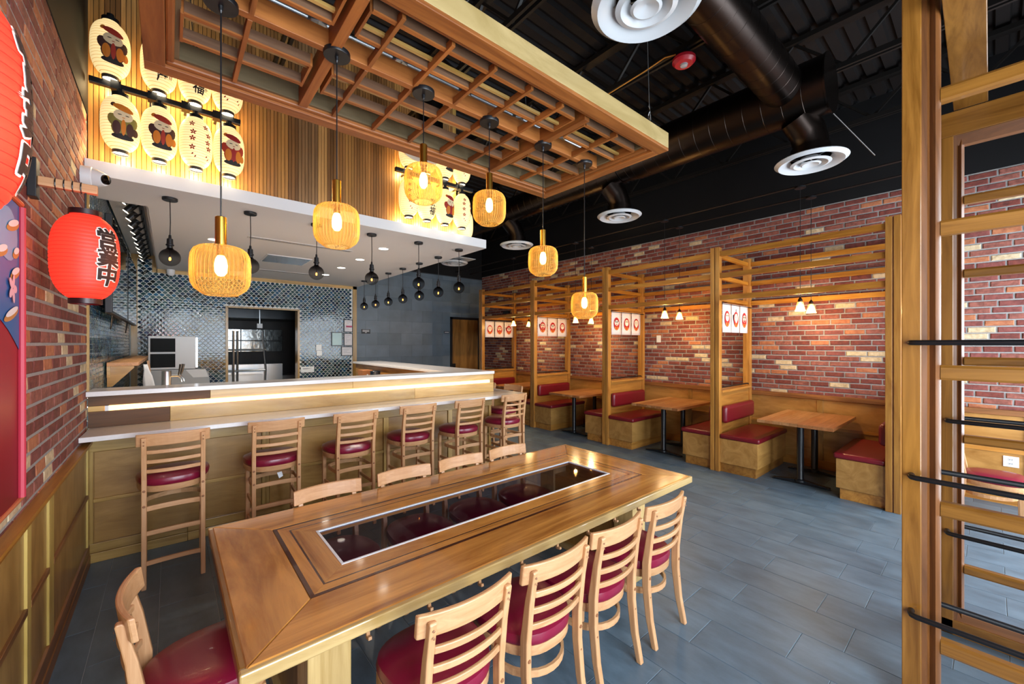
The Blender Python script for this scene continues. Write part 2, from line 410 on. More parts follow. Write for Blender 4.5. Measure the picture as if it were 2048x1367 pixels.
# wainscot on the left wall
wn = struct(box(XL - .02, XL + .004, FRONT_Y, 4.6, 0, 1.0).build('trim_2', ply('z')))
put('cap', MB().prism([(XL - .01, .955), (XL + .03, .955), (XL + .035, .985), (XL + .045, .99), (XL + .045, 1.005), (XL - .01, 1.01)], FRONT_Y, 4.60, 'xz').mesh('cap', trellis_wood('y')), wn)
put('baseboard', MB().prism([(XL - .01, 0), (XL + .02, 0), (XL + .02, .075), (XL + .015, .08), (XL + .015, .16), (XL - .01, .17)], FRONT_Y, 4.60, 'xz').mesh('baseboard', wood('base_oak', '#8a5a30', '#5c3718', 'y', .4)), wn)
for y in (-.05, .7, 1.45, 2.10, 2.765, 3.20, 4.53):
    wd = .11 if 3 < y < 4 else .07
    box(XL, XL + .014, y, y + wd, .165, .96).build('batten', wood('pale_batten', '#c2a55a', '#a3833c', 'z'), wn, bev=.002)
for a, b in ((-.0, .7), (.77, 1.45), (1.52, 2.1), (2.17, 2.765), (2.835, 3.20), (3.31, 4.53)):
    box(XL, XL + .016, a, b, .545, .575).build('rail', wood('base_oak', '#8a5a30', '#5c3718', 'y', .4), wn, bev=.002)

# kitchen wall with scale tiles and the pass opening
OX0, OX1, OZ = .85, 2.07, 2.44
wk = struct(MB().box(XL - .2, OX0, YT + .014, YT + .2, 0, 3.4).box(OX1, 3.27, YT + .014, YT + .2, 0, 3.4).box(OX0, OX1, YT + .014, YT + .2, OZ, 3.4).build('wall_kitchen', GROUT))
scale_wall(wk, lambda a, z: (a, YT + .012, z), math.pi, -.42, 3.20, .95, 2.99, (OX0, OX1, OZ))
scale_wall(wk, lambda a, z: (a, YT + .012, z), math.pi, -.42, -.22, 2.99, 3.22)
tr = struct(MB().box(3.20, 3.285, YT - .02, YT + .23, 0, 3.056).build('trim_3', oak('z')))
struct(MB().box(-.17, 3.285, YT - .02, YT + .015, 2.99, 3.06).build('trim_4', oak('x')))
struct(MB().box(XL, -.415, YT - .02, YT + .015, .9, 3.28).build('trim_5', oak('z')))
struct(MB().box(-.415, -.16, YT - .02, YT + .015, 3.22, 3.28).box(-.225, -.16, YT - .02, YT + .015, 2.99, 3.22).build('trim_6', oak('x')))
struct(MB().box(OX0 - .03, OX0 + .01, YT - .015, YT + .2, 0, OZ + .03).box(OX1 - .01, OX1 + .03, YT - .015, YT + .2, 0, OZ + .03).box(OX0, OX1, YT - .015, YT + .2, OZ, OZ + .03).build('trim_7', oak('z')))
# kitchen behind the opening
struct(MB().box(OX0 - 1.2, OX1 + 1.2, 12.6, 12.7, 0, 3.0).box(OX0 - 1.25, OX0 - 1.2, YT + .2, 12.7, 0, 3).box(OX1 + 1.2, OX1 + 1.25, YT + .2, 12.7, 0, 3).box(OX0 - 1.2, OX1 + 1.2, YT + .2, 12.7, 2.95, 3).box(OX0 - 1.2, OX1 + 1.2, YT + .2, 12.7, -.05, 0).build('wall_kitchen_back', plain('kitchen_dark', '#1b1c1f', .5)))

# grey hall wall of large slabs
DX0, DX1, DZ = 5.92, 6.92, 2.49
wg = struct(MB().box(3.0, DX0, YG + .008, YG + .2, 0, 3.62).box(DX1, XR + .2, YG + .008, YG + .2, 0, 3.62).box(DX0, DX1, YG + .008, YG + .2, DZ, 3.62).build('wall_hall', plain('hall_grout', '#3c4247', .8)))
GT = [plain('hall_slab_%d' % i, c, .42, noise=.14, nscale=3.2) for i, c in enumerate(('#5f6d78', '#65737e', '#5a6872'))]
r = 0; z = -.05
while z < 3.6:
    x = 3.28 - (.3 if r % 2 else 0)
    while x < XR:
        a, b, c, d = max(x, 3.28), min(x + .6, XR), max(z, 0), min(z + .295, 3.6)
        pieces = [(a, b, c, d)]
        if b > DX0 and a < DX1 and c < DZ:
            pieces = [(a, min(b, DX0), c, d)] if a < DX0 else []
            if b > DX1: pieces.append((max(a, DX1), b, c, d))
            if d > DZ: pieces.append((max(a, DX0), min(b, DX1), DZ, d))
        for (a, b, c, d) in pieces:
            if b - a > .02 and d - c > .02: box(a + .0015, b - .0015, YG, YG + .012, c + .0015, d - .0015).build('wall_tile', random.choice(GT), wg)
        x += .6
    z += .295; r += 1
struct(box(XL - .2, XR + .2, YG, YG + .2, 3.62, ZC).build('wall_hall_upper', DARKW))
# hall door
dr = struct(thing('door_1', 'stained veneer door in a black frame on the grey wall', 'door', (0, 0, 0)))
MB().box(DX0, DX0 + .06, YG - .03, YG + .1, 0, DZ).box(DX1 - .06, DX1, YG - .03, YG + .1, 0, DZ).box(DX0, DX1, YG - .03, YG + .1, DZ - .06, DZ).build('door_frame', BLACKM, dr)
box(DX0 + .06, DX1 - .06, YG + .01, YG + .05, .01, DZ - .06).build('door_leaf', wood('veneer_door', '#a9783a', '#59340f', 'z', .4, .2, .7, 5., .6), dr)
MB().box(DX0 + .08, DX0 + .17, YG - .012, YG + .01, .95, 1.2).build('handle', BLACKM, dr)

# right wall
BTOP = 3.69
wr = struct(box(XR + .010, XR + .2, FRONT_Y, YG + .2, 0, BTOP).build('wall_right', MORTAR))
brick_wall(wr, XR + .010, -1, FRONT_Y, YG, 1.0, BTOP)
struct(box(XR - .004, XR + .2, FRONT_Y, YG, BTOP, ZC).build('wall_right_upper', DARKW))
wn = struct(box(XR - .02, XR + .016, FRONT_Y, YG, 0, 1.0).build('trim_8', bply('y')))
MB().prism([(XR - .055, .97), (XR - .045, .965), (XR + .01, .965), (XR + .01, 1.03), (XR - .05, 1.025)], FRONT_Y, YG, 'xz').build('cap', wood('base_oak', '#a9702f', '#7a4a1c', 'y', .3, .3), wn)
for y in (-1.2, -.3, .62, 1.52, 2.5, 3.38, 4.36, 5.25, 6.24, 7.12, 8.1, 9.0): box(XR - .034, XR - .018, y, y + .07, .12, .97).build('batten', ply('z'), wn, bev=.002)
box(XR - .036, XR - .018, FRONT_Y, YG, 0, .12).build('baseboard', booth_wood('y'), wn)
box(XR - .03, XR - .018, FRONT_Y, YG, .56, .60).build('rail', booth_wood('y'), wn)

# front of the shop: solid wall with two window openings (behind the camera)
FW = MB()
for a, b, c, d in ((XL - .2, -.3, 0, ZC), (2.2, 3.5, 0, ZC), (6.8, XR + .2, 0, ZC), (-.3, 2.2, 0, .3), (-.3, 2.2, 3.2, ZC), (3.5, 6.8, 0, .3), (3.5, 6.8, 3.2, ZC)):
    FW.box(a, b, FRONT_Y - .15, FRONT_Y, c, d)
struct(FW.build('wall_front', plain('front_wall', '#6f6a66', .8)))
for k, (a, b) in enumerate(((-.3, 2.2), (3.5, 6.8))):
    wdo = MB(); n_ = 2 if k == 0 else 3
    for i in range(n_ + 1): x = a + (b - a) * i / n_; wdo.box(x - .03, x + .03, FRONT_Y + .03, FRONT_Y + .08, .3, 3.2)
    wdo.box(a, b, FRONT_Y + .03, FRONT_Y + .08, .3, .36).box(a, b, FRONT_Y + .03, FRONT_Y + .08, 3.14, 3.2).box(a, b, FRONT_Y + .03, FRONT_Y + .08, 2.5, 2.55)
    struct(wdo.build('window_%d' % (k + 1), BLACKM))

# ceiling deck, joists
dk = MB(); vs = []; y = FRONT_Y; prof = []
while y < YG + .2:
    prof += [(y, ZC), (y + .09, ZC), (y + .105, ZC + .045), (y + .15, ZC + .045)]; y += .165
for (a, b) in prof: vs += [(XL - .2, a, b), (XR + .2, a, b)]
dk.add(vs, [(2 * i, 2 * i + 1, 2 * i + 3, 2 * i + 2) for i in range(len(prof) - 1)])
ceil = struct(dk.build('ceiling', plain('deck_black', '#161211', .6, spec=.3)))
JM = plain('joist_black', '#110e0c', .5, spec=.4)
def joist(x, lab):
    ye = YG if x > 2.9 else 4.60
    j = thing('roof_joist', lab, 'joist', (x, 0, 0), 0, 'steel joists under the roof deck')
    for dx in (-.04, .015): MB().box(dx, dx + .025, FRONT_Y, ye, 4.42, 4.47).build('bottom_chord', JM, j)
    MB().box(-.05, .05, FRONT_Y, ye, 4.86, 4.91).build('top_chord', JM, j)
    wb = MB(); y = FRONT_Y; up = True
    while y < ye - .4:
        wb.bar((0, y, 4.45 if up else 4.88), (0, y + .42, 4.88 if up else 4.45), .025, .025, 0, (1, 0, 0)); y += .42; up = not up
    wb.build('web', JM, j)
for x, lab in ((.8, 'dark steel joist over the paper lanterns'), (2.2, 'dark steel joist above the hanging lattice'), (3.6, 'dark steel joist that carries the red alarm'), (5.0, 'dark steel joist over the long duct'), (6.4, 'dark steel joist closest to the booth wall')): joist(x, lab)

# soffit over the bar, with the lighting cove along the wall
SZ, ST = 3.056, 3.171
SX1 = 3.319; SY = 4.475
so = struct(MB().box(-.16, SX1, SY, YT + .01, SZ, ST).box(XL, -.16, SY, 5.2, SZ, ST).box(XL, -.16, 5.2, YT + .01, 3.28, 3.36).box(-.165, -.155, 5.2, YT, SZ, 3.36).box(XL, -.16, 5.19, 5.2, SZ, 3.36).build('ceiling_soffit', WHITE))
# slatted bulkhead above the soffit
BX1 = 2.905; BY = 4.65
bw = struct(MB().box(XL, BX1, BY, BY + .06, ST, ZC).box(BX1 - .06, BX1, BY, YT, ST, ZC).build('wall_bulkhead', plain('slat_back', '#2a1a0e', .8)))
sl = [wood('cladding_%d' % i, a, b, 'z', .42, .1, .9, 22., .6) for i, (a, b) in enumerate((('#a87b43', '#7d5527'), ('#94693a', '#6b4620'), ('#7d5730', '#573818'), ('#b88d56', '#8f6532'), ('#8a6844', '#664a2c')))]
pm = [box(0, .0275, -.028, 0, ST, ZC).mesh('slat', m) for m in sl]
x = XL + .004; k = 0; cur = 0
while x < BX1 - .02:
    if k % 3 == 0: cur = random.choices(range(5), [30, 25, 18, 15, 12])[0]
    put('slat', pm[cur], bw, (x, BY, 0)); x += .0315; k += 1
box(BX1 - .03, BX1 + .02, BY - .03, BY, ST, ZC).build('corner_trim', oak('z'), bw)
# the cladding goes round the corner
y = BY + .04
pm2 = [box(0, .02, 0, .0275, ST, ZC).mesh('slat', m) for m in sl]
while y < BY + 1.2:
    put('slat', random.choice(pm2), bw, (BX1, y, 0)); y += .0315

# ================================================================== BAR
BROT = R(-1.25)
def bar_root(name, label, cat, y): return thing(name, label, cat, (XL, y, 0), BROT)
# body with panelled front
bb = bar_root('bar_cabinet', 'panelled wooden bar front below the white counters', 'bar', 4.645)
BL = 3.95
MB().box(.004, BL, .02, .35, 0, 1.04).box(BL - .33, BL, .35, 4.0, 0, 1.04).build('body', ply('z'), bb)
xs = [0, 1.22, 2.44, 3.30, BL]
for i in range(4):
    for z0, z1 in ((.16, .475), (.505, .88)):
        box(xs[i] + .035, xs[i + 1] - .035, .008, .022, z0, z1).build('panel', ply('x'), bb, bev=.002)
for x in xs: box(max(x - .03, .004), min(x + .03, BL + .012), -.006, .02, .15, .89).build('batten', oak('z'), bb, bev=.003)
for i in range(4): box(xs[i] + .03, xs[i + 1] - .03, -.002, .02, .475, .505).build('rail', oak('x'), bb, bev=.003)
for i, (a, b) in enumerate(((.004, .62), (.622, 1.9), (1.902, 3.1), (3.102, BL + .012))):
    box(a, b, -.016, .02, 0, .075).build('base_board', oak('x'), bb, bev=.003)
    box(a, b, -.008, .02, .077, .15).build('base_board', oak('x'), bb, bev=.003)
box(.004, BL + .02, -.012, .02, .885, 1.04).build('apron', oak('x'), bb, bev=.003)
for y0 in (.04, 1.3, 2.6): box(BL, BL + .012, y0 + .04, y0 + 1.2, .16, .88).build('panel', ply('y'), bb)
box(BL, BL + .016, -.01, 4.0, .885, 1.04).build('apron', oak('y'), bb)
# lower counter
lc = bar_root('bar_counter', 'low white quartz bar counter behind the row of stools', 'counter', 4.185)
MB().prism([(.002, 0), (4.222, 0), (4.222, 4.5), (3.98, 4.5), (3.98, .47), (.002, .47)], 1.043, 1.079, 'xy').build('slab', QUARTZ, lc, bev=.003)
box(.002, 3.985, .445, .456, 1.079, 1.092).build('splash_edge', QUARTZ, lc)
# riser between the counters: figured boards and the light strip
rs = bar_root('bar_riser', 'upstand of figured boards between the two white bar tops', 'upstand', 4.625)
def board(a, b, z0, z1, mat=None, d=.0): box(a, b, -.008 - d, .03, z0, z1).build('board', mat or riser_wood('x'), rs, bev=.002)
heart = wood('heart_board', '#64401f', '#34200f', 'x', .6, 0, .8, 9., .6)
board(.003, .78, 1.252, 1.338, heart); board(.782, 2.05, 1.252, 1.338); board(2.052, 3.985, 1.252, 1.338)
board(.003, .098, 1.209, 1.251); board(.003, .50, 1.08, 1.208, heart); board(.502, 2.79, 1.08, 1.208); board(2.792, 3.985, 1.08, 1.208)
board(3.915, 3.985, 1.209, 1.251)
MB().box(.02, 3.985, .03, .12, 1.08, 1.338).box(3.88, 3.985, .12, 4.0, 1.08, 1.338).build('core', oak('x'), rs)
ls = bar_root('light_strip', 'glowing warm light strip set in the bar upstand', 'light strip', 4.625)
box(.1, 3.912, -.018, .02, 1.21, 1.25).build('diffuser', emitter('led_diffuser', '#ffd58a', 1.7), ls)
MB().box(.1, .122, -.0195, .02, 1.2095, 1.2505).build('end_cap', PLATE, ls)
# upper counter
uc = bar_root('raised_counter', 'raised white quartz bar top forming a corner', 'counter', 4.515)
MB().prism([(.002, 0), (3.925, 0), (3.94, 4.25), (3.36, 4.25), (3.35, .34), (.002, .34)], 1.338, 1.376, 'xy').build('slab', QUARTZ, uc, bev=.003)
# cabinet carrying the return of the raised top
uc2 = bar_root('bar_return', 'honey coloured cabinet under the far arm of the raised bar top', 'cabinet', 4.515)
MB().box(3.40, 3.86, .45, 4.2, 1.041, 1.335).build('body', booth_wood('y'), uc2)
box(3.395, 3.40, .5, 4.15, 1.1, 1.14).build('rail', oak('y'), uc2)

# back-bar things
im = thing('ice_machine', 'tall white ice machine with black louvred vents', 'ice machine', (0, 0, 0))
IY = 8.45
box(-.25, .33, IY, IY + .6, 1.34, 1.87).build('head', plain('ice_white', '#c4c7ca', .35), im, bev=.008)
for z0 in (1.375, 1.62):
    v = box(-.225, .075, IY - .012, IY, z0, z0 + .215).build('vent', plain('vent_black', '#101215', .7, spec=.2), im)
    for i in range(12): box(-.19, .065, IY - .018, IY - .012, z0 + .02 + i * .0155, z0 + .028 + i * .0155).build('louvre', plain('louvre_grey', '#1c2023', .7, spec=.2), v)
MB().box(.33, .36, IY, IY + .02, 1.36, 1.85).build('side_trim', STEEL, im)
MB().prism([(-.25, .2), (.62, .2), (.50, 1.28), (.38, 1.335), (-.25, 1.335)], IY - .02, IY + .7, 'xz').build('bin', plain('bin_grey', '#8d9296', .35), im)
MB().prism([(.3, 1.2), (.5, 1.2), (.46, 1.33), (.20, 1.33)], IY - .026, IY - .02, 'xz').build('bin_door', plain('ice_white', '#c4c7ca', .35), im)
tp = thing('beer_tap', 'stainless beer tower with two black tap handles', 'beer tap', (-.02, 5.25, 0))
MB().lathe([(.055, .95), (.055, .97), (.038, .98), (.038, 1.475), (.034, 1.485), (0, 1.487)], 20).build('tower', STEEL, tp, True)
for dx, dy in ((.09, -.01), (.11, .05)):
    f = MB().tube([(.03, dy, 1.43), (dx, dy, 1.43), (dx + .02, dy - .01, 1.40), (dx + .025, dy - .01, 1.37)], .009, 8).build('faucet', STEEL, tp, True)
    MB().tube([(dx, dy, 1.44), (dx + .01, dy, 1.475), (dx + .02, dy, 1.545)], [.006, .010, .014], 8).build('handle', BLACKM, f, True)
dcb = thing('back_counter', 'white under-bar counter carrying the beer tower', 'counter', (0, 0, 0))
MB().box(XL + .01, 2.6, 5.02, 5.6, .92, .95).box(XL + .02, 2.58, 5.05, 5.58, .1, .92).build('cabinet', QUARTZ, dcb)  # white finish chosen to bounce the added fill light up to the soffit
wk_ = thing('soffit_fill', 'slim fill strip added under the raised bar top to brighten the soffit', 'light strip', (0, 0, 0))  # added fill strip, hidden behind the bar to brighten the soffit
box(-.3, 2.6, 4.86, 4.88, 1.325, 1.337).build('diffuser', emitter('soffit_fill_led', '#fff0d8', 6), wk_)
q = area('soffit_fill_beam', (1.15, 4.87, 1.32), (0, 0, 0), 2.9, .03, 70, (1, .9, .76)); q.parent = wk_  # unseen area light aimed down, bouncing off the back counter onto the soffit
sh = thing('wall_shelf', 'thick wooden shelf along the tiled side wall', 'shelf', (0, 0, 0))
MB().box(XL, -.25, 5.9, 9.15, 1.515, 1.555).build('board', wood('shelf_wood', '#b5834f', '#85562a', 'y', .35), sh, bev=.004)
MB().prism([(XL, 1.515), (XL, 1.30), (XL + .04, 1.30), (-.29, 1.49), (-.29, 1.515)], 5.95, 5.99, 'xz').build('bracket', oak('x'), sh)
box(XL, XL + .025, 5.92, 9.1, 1.40, 1.515).build('cleat', oak('y'), sh)
tb = tag(MB().box(-.33, -.27, 8.7, 9.0, 1.5555, 1.566).build('tablet', BLACKM), 'flat black tablet lying on the wooden wall shelf', 'tablet')
cl = MB(); vs = []
for i in range(6):
    for j in range(5): vs.append((-.25 + .006 * math.sin(i * 1.7 + j) + j * .035 * (.3 + .14 * i), 6.9 + .01 * math.cos(i * 2 + j), 1.49 - i * .062 - abs(j - 2) * .006 * i))
cl.add(vs, [(i * 5 + j, i * 5 + j + 1, i * 5 + j + 6, i * 5 + j + 5) for i in range(5) for j in range(4)])
tw = cl.build('bar_towel', plain('towel', '#c9cdd2', .9), None, True); m_ = tw.modifiers.new('thick', 'SOLIDIFY'); m_.thickness = .006
tag(tw, 'pale cloth hanging from the end of the wall shelf', 'towel')
st = thing('folding_stand', 'slim light wood trestle leaning beside the ice machine', 'stand', (0, 0, 0))
for a, b in (((-.235, 8.0, 1.5), (-.12, 7.95, 0)), ((-.24, 8.2, 1.5), (-.2, 8.3, 0))): MB().bar(a, b, .03, .03, 0, (0, 1, 0)).build('leg', beech('z'), st)
MB().bar((-.235, 8.2, 1.40), (-.225, 8.0, 1.42), .02, .02, 0, (0, 1, 0)).build('rung', beech('x'), st)
for y0, nm in ((5.15, 'slim black menu screen on the tiled side wall, end towards the dining room'), (7.0, 'slim black menu screen on the tiled side wall, end towards the kitchen')):
    mo = thing('menu_screen', nm, 'screen', (0, 0, 0), 0, 'menu screens over the wall shelf')
    MB().box(XL + .05, XL + .10, y0, y0 + 1.7, 2.03, 2.93).build('bezel', BLACKM, mo, bev=.006)
    box(XL + .10, XL + .103, y0 + .02, y0 + 1.68, 2.05, 2.91).build('screen', plain('screen_glass', '#0a0d10', .05, coat=.6), mo)
    MB().box(XL, XL + .05, y0 + .5, y0 + 1.2, 2.25, 2.65).build('mount', BLACKM, mo)
    MB().tube([(XL + .06, y0 + .5, 2.03), (XL + .05, y0 + .55, 1.93), (XL + .04, y0 + .62, 1.90), (XL + .05, y0 + .68, 1.98), (XL + .06, y0 + .66, 2.03)], .006, 6).build('cable', BLACKM, mo)
# papers, plates and signs on the walls
def sheet(name, label, cat, x0, x1, z0, z1, y, lines, frame=True, band=None, grp=None, paper='#d9d6d8'):
    t = thing(name, label, cat, (0, 0, 0), 0, grp)
    if frame: MB().box(x0, x1, y - .012, y, z0, z1).build('frame', BLACKM, t)
    e = .018 if frame else 0
    box(x0 + e, x1 - e, y - .015, y - .011, z0 + e, z1 - e).build('sheet', plain('paper' + paper, paper, .6), t)
    if lines:
        L = MB()
        for i in range(lines):
            zz = z1 - e - .04 - i * (z1 - z0 - .1) / lines; L.box(x0 + .04, x1 - .05 - .04 * (i % 3), y - .0165, y - .0148, zz, zz + .006)
        L.build('print', plain('ink', '#8a8d96', .7), t)
    if band: box(band[0], band[1], y - .0165, y - .0148, band[2], band[3]).build('print', plain('pink_ink', '#c45a78', .7), t)
YP = YT + .005
sheet('certificate', 'framed paper with a pink band on the scale tiles', 'certificate', 3.0, 3.2, 2.01, 2.30, YP, 5, True, (3.05, 3.18, 2.12, 2.16), 'papers on the kitchen wall')
sheet('certificate', 'framed typed page directly below the one with the pink band', 'certificate', 3.0, 3.2, 1.70, 1.99, YP, 6, True, None, 'papers on the kitchen wall')
sheet('certificate', 'framed page in landscape format, lowest of the wall papers', 'certificate', 2.945, 3.2, 1.475, 1.69, YP, 4, True, None, 'papers on the kitchen wall')
sheet('certificate', 'framed pale green page hung beside the typed pages', 'certificate', 2.735, 2.975, 1.70, 2.01, YP, 0, True, None, 'papers on the kitchen wall', '#b9d6d8')
sheet('switch_plate', 'upper white switch plate on the scale tiles', 'switch', 2.42, 2.53, 1.61, 1.73, YP, 0, False, paper='#dfe3e3')
sheet('switch_plate', 'lower white switch plate on the scale tiles', 'switch', 2.43, 2.54, 1.49, 1.60, YP, 0, False, paper='#dfe3e3')
sheet('outlet_plate', 'wide white multi socket plate low on the scale tiles', 'outlet', 2.12, 2.38, 1.14, 1.265, YP, 3, False, paper='#dfe3e3')
sg = thing('wall_sign', 'small dark plaque with three lines on the grey wall', 'sign', (0, 0, 0))
box(3.48, 3.69, YG - .008, YG, 1.99, 2.095).build('plate', plain('sign_black', '#16191c', .5), sg)
L = MB()
for i in range(3): L.box(3.505 + .03 * (i == 2) * 2, 3.665 - .03 * (i == 2) * 2, YG - .0095, YG - .007, 2.065 - i * .027, 2.077 - i * .027)
L.build('lettering', PLATE, sg)
sg = thing('door_sign', 'thin dark name plate beside the veneer door', 'sign', (0, 0, 0))
box(5.73, 5.89, YG - .008, YG, 2.035, 2.09).build('plate', MATS['sign_black'], sg)
MB().box(5.745, 5.875, YG - .0095, YG - .007, 2.055, 2.07).build('lettering', PLATE, sg)
# things standing on the far end of the bar
bx = thing('carton', 'plain brown carton at the end of the bar return', 'box', (0, 0, 0))
MB().box(2.66, 2.84, 7.3, 7.55, .9, 1.27).build('body', plain('carton_brown', '#a5683a', .8), bx); box(2.73, 2.755, 7.295, 7.30, 1.08, 1.2).build('label', PLATE, bx)
tb = thing('trash_bin', 'dark cylindrical bin beside the brown carton', 'bin', (2.76, 6.98, 0))
MB().lathe([(.085, .9), (.085, 1.27), (.08, 1.275), (.08, 1.2), (0, 1.2)], 20).build('body', plain('bin_dark', '#1b2530', .3), tb, True)
MB_ = thing('service_cabinet', 'low steel cabinet inside the bar return under the carton', 'cabinet', (0, 0, 0)); MB().box(2.5, 2.86, 6.8, 7.7, 0, .9).build('body', STEEL, MB_)
# kitchen: hood, racks, counter seen through the opening
kt = thing('kitchen_range', 'steel kitchen line seen through the opening', 'cooking line', (0, 0, 0))
MB().box(OX0 - .6, 2.7, 11.6, 12.5, 0, .95).build('body', STEEL, kt)
MB().box(OX0 - .6, 2.35, 12.5, 12.58, 1.55, 2.12).build('splashback', plain('quilted_steel', '#b9bfc0', .16, 1, bump=.9, nscale=5), kt)
for x in (.75, 1.4, 1.95): MB().box(x, x + .02, 12.48, 12.5, 1.5, 2.15).build('seam', BLACKM, kt)
MB().box(OX0 - .6, 2.4, 12.2, 12.5, 1.82, 1.84).build('shelf', BLACKM, kt)
MB().prism([(OX0 - .6, 2.35), (2.7, 2.35), (2.7, 2.8), (OX0 - .6, 2.8)], 11.2, 12.6, 'xz').build('hood', plain('hood_steel', '#3a3d40', .35, .8), kt)
rk = thing('wire_rack', 'tubular steel rack standing in the kitchen opening', 'rack', (0, 0, 0))
for x, y in ((1.02, 10.2), (1.1, 10.3), (1.55, 10.25)): MB().tube([(x, y, 0), (x + (.06 if x > 1.4 else 0), y, 1.2), (x, y, 2.02)], .022, 8).build('post', STEEL, rk, True)
for z in (1.62, 1.18): MB().tube([(.9, 10.2, z), (1.62, 10.25, z)], .02, 8).build('rail', STEEL, rk, True)
MB().box(.9, 1.6, 10.3, 10.7, 1.1, 1.14).build('shelf', STEEL, rk)
pr = thing('sheet_rack', 'steel prep cabinet at the foot of the kitchen rack', 'cabinet', (0, 0, 0))
MB().box(.86, 2.06, 10.9, 11.3, .0, 1.28).build('body', STEEL, pr)
cb = thing('ceiling_plug', 'small grey box on a conduit in the kitchen', 'junction box', (0, 0, 0))
MB().tube([(1.55, 10.6, 2.95), (1.55, 10.6, 2.2)], .01, 6).build('conduit', STEEL, cb); MB().box(1.5, 1.6, 10.57, 10.63, 2.1, 2.2).build('cover', PLATE, cb)
lamp(cb, (0.2, 10.6, 2.6), 12, (.9, .95, 1), .2)

# soffit fittings
for i, (x, y, lab) in enumerate(((2.25, 5.40, 'recessed downlight closest to the front edge of the soffit'), (2.26, 6.33, 'second recessed downlight back along the soffit'), (2.26, 7.22, 'third recessed downlight back along the soffit'), (2.26, 8.14, 'recessed downlight closest to the kitchen opening'), (.43, 6.3, 'recessed downlight alone near the wall screens'))):
    t = thing('downlight', lab, 'downlight', (x, y, SZ), 0, 'recessed lights in the white soffit')
    MB().lathe([(.062, -.004), (.072, -.004), (.074, 0)], 20, cap=False).build('trim_ring', PLATE, t)
    MB().lathe([(.0, -.002), (.062, -.002)], 20, cap=False).build('lens', emitter('downlight_lens', '#fff1dc', 9) if i == 0 else MATS['downlight_lens'], t)
    d = bpy.data.lights.new('beam', 'SPOT'); d.energy = 75; d.color = (1, .9, .78); d.spot_size = R(110); d.spot_blend = .6; d.shadow_soft_size = .06
    q = bpy.data.objects.new('beam', d); col.objects.link(q); q.parent = t; q.location = (0, 0, -.02)
for x0, x1, y, lab in ((.73, 1.97, 5.85, 'long slot diffuser in the soffit ahead of the hatch'), (1.2, 2.05, 8.3, 'short slot diffuser in the soffit behind the hatch')):
    t = thing('slot_diffuser', lab, 'vent', (0, 0, SZ), 0)
    MB().box(x0, x1, y - .05, y + .05, -.006, 0).build('frame', plain('grey_plastic', '#b9b6b4', .5), t)
    for k in (-.02, .02): MB().box(x0 + .02, x1 - .02, y + k - .008, y + k + .008, -.008, -.005).build('slot', plain('slot_dark', '#6a6866', .6), t)
t = thing('access_hatch', 'patterned grey access panel in the white soffit', 'hatch', (0, 0, SZ))
MB().box(1.09, 1.70, 6.8, 7.42, -.006, 0).build('frame', PLATE, t); MB().box(1.11, 1.68, 6.82, 7.4, -.010, -.004).build('panel', plain('hatch_glass', '#8e97a2', .12, .6, noise=.25, nscale=14), t)
t = thing('smoke_detector', 'round white detector with a red light under the soffit', 'detector', (.95, 8.9, SZ))
MB().lathe([(.13, 0), (.13, -.03), (.1, -.06), (0, -.062)], 24).build('body', PLATE, t, True); MB().lathe([(.012, -.066), (0, -.07)], 8).build('indicator', emitter('red_dot', '#ff2a1a', 4), t)
t = thing('dome_camera', 'small white turret camera over the kitchen wall trim', 'camera', (.02, 9.3, 2.97))
MB().lathe([(.06, .08), (.06, .04), (.055, 0), (.03, -.03), (0, -.04)], 16).build('body', PLATE, t, True); MB().lathe([(.028, -.025), (.02, -.042), (0, -.045)], 12).build('lens', BLACKM, t)
# security camera on the brick wall
t = thing('security_camera', 'white turret security camera on the brick wall under the soffit', 'camera', (XL, 4.32, 2.985))
q = MB().lathe([(.075, 0), (.075, .055), (.07, .06)], 28).build('base', PLATE, t, True); q.rotation_euler = (0, R(90), 0)
q = MB().lathe([(.07, 0), (.066, .02), (.05, .07), (.043, .085), (0, .09)], 28).build('turret', PLATE, t, True); q.rotation_euler = (0, R(98), R(-35)); q.location = (.06, 0, 0)
q2 = MB().lathe([(.036, 0), (.034, .02), (0, .032)], 20).build('lens', plain('lens_black', '#050506', .08), q, True); q2.location = (0, 0, .08)
# track spots in the cove
for i in range(11):
    y = 5.5 + i * .36
    t = thing('track_spot', ('black track spot first in the cove row' if i == 0 else 'black track spot last in the cove row, by the kitchen wall' if i == 10 else 'black track spot number %s along the cove row' % ['', 'two', 'three', 'four', 'five', 'six', 'seven', 'eight', 'nine', 'ten'][i]), 'spotlight', (-.30, y, 3.28), 0, 'track spots in the cove')
    q = MB().lathe([(.03, -.045), (.034, .0), (.034, .06), (0, .062)], 14).build('head', BLACKM, t, True); q.location = (-.02, 0, -.11); q.rotation_euler = (0, R(38), 0)
    q2 = MB().lathe([(0, -.047), (.028, -.047)], 14, cap=False).build('lens', emitter('spot_lens', '#fff0d0', 10) if i == 0 else MATS['spot_lens'], q)
    MB().tube([(.06, 0, 0), (.06, 0, -.06), (.0, .035, -.1)], .007, 6).tube([(.06, 0, -.06), (.0, -.035, -.1)], .007, 6).build('yoke', BLACKM, t)
    if i % 2 == 0:
        d = bpy.data.lights.new('beam', 'SPOT'); d.energy = 14; d.color = (1, .88, .68); d.spot_size = R(85); d.spot_blend = .7; d.shadow_soft_size = .03
        b = bpy.data.objects.new('beam', d); col.objects.link(b); b.parent = t; b.location = (-.05, 0, -.17); b.rotation_euler = (0, R(-25), 0)
tag(box(-.26, -.22, 5.3, 9.3, 3.262, 3.28).build('light_track', BLACKM), 'black lighting track along the cove ceiling', 'track')

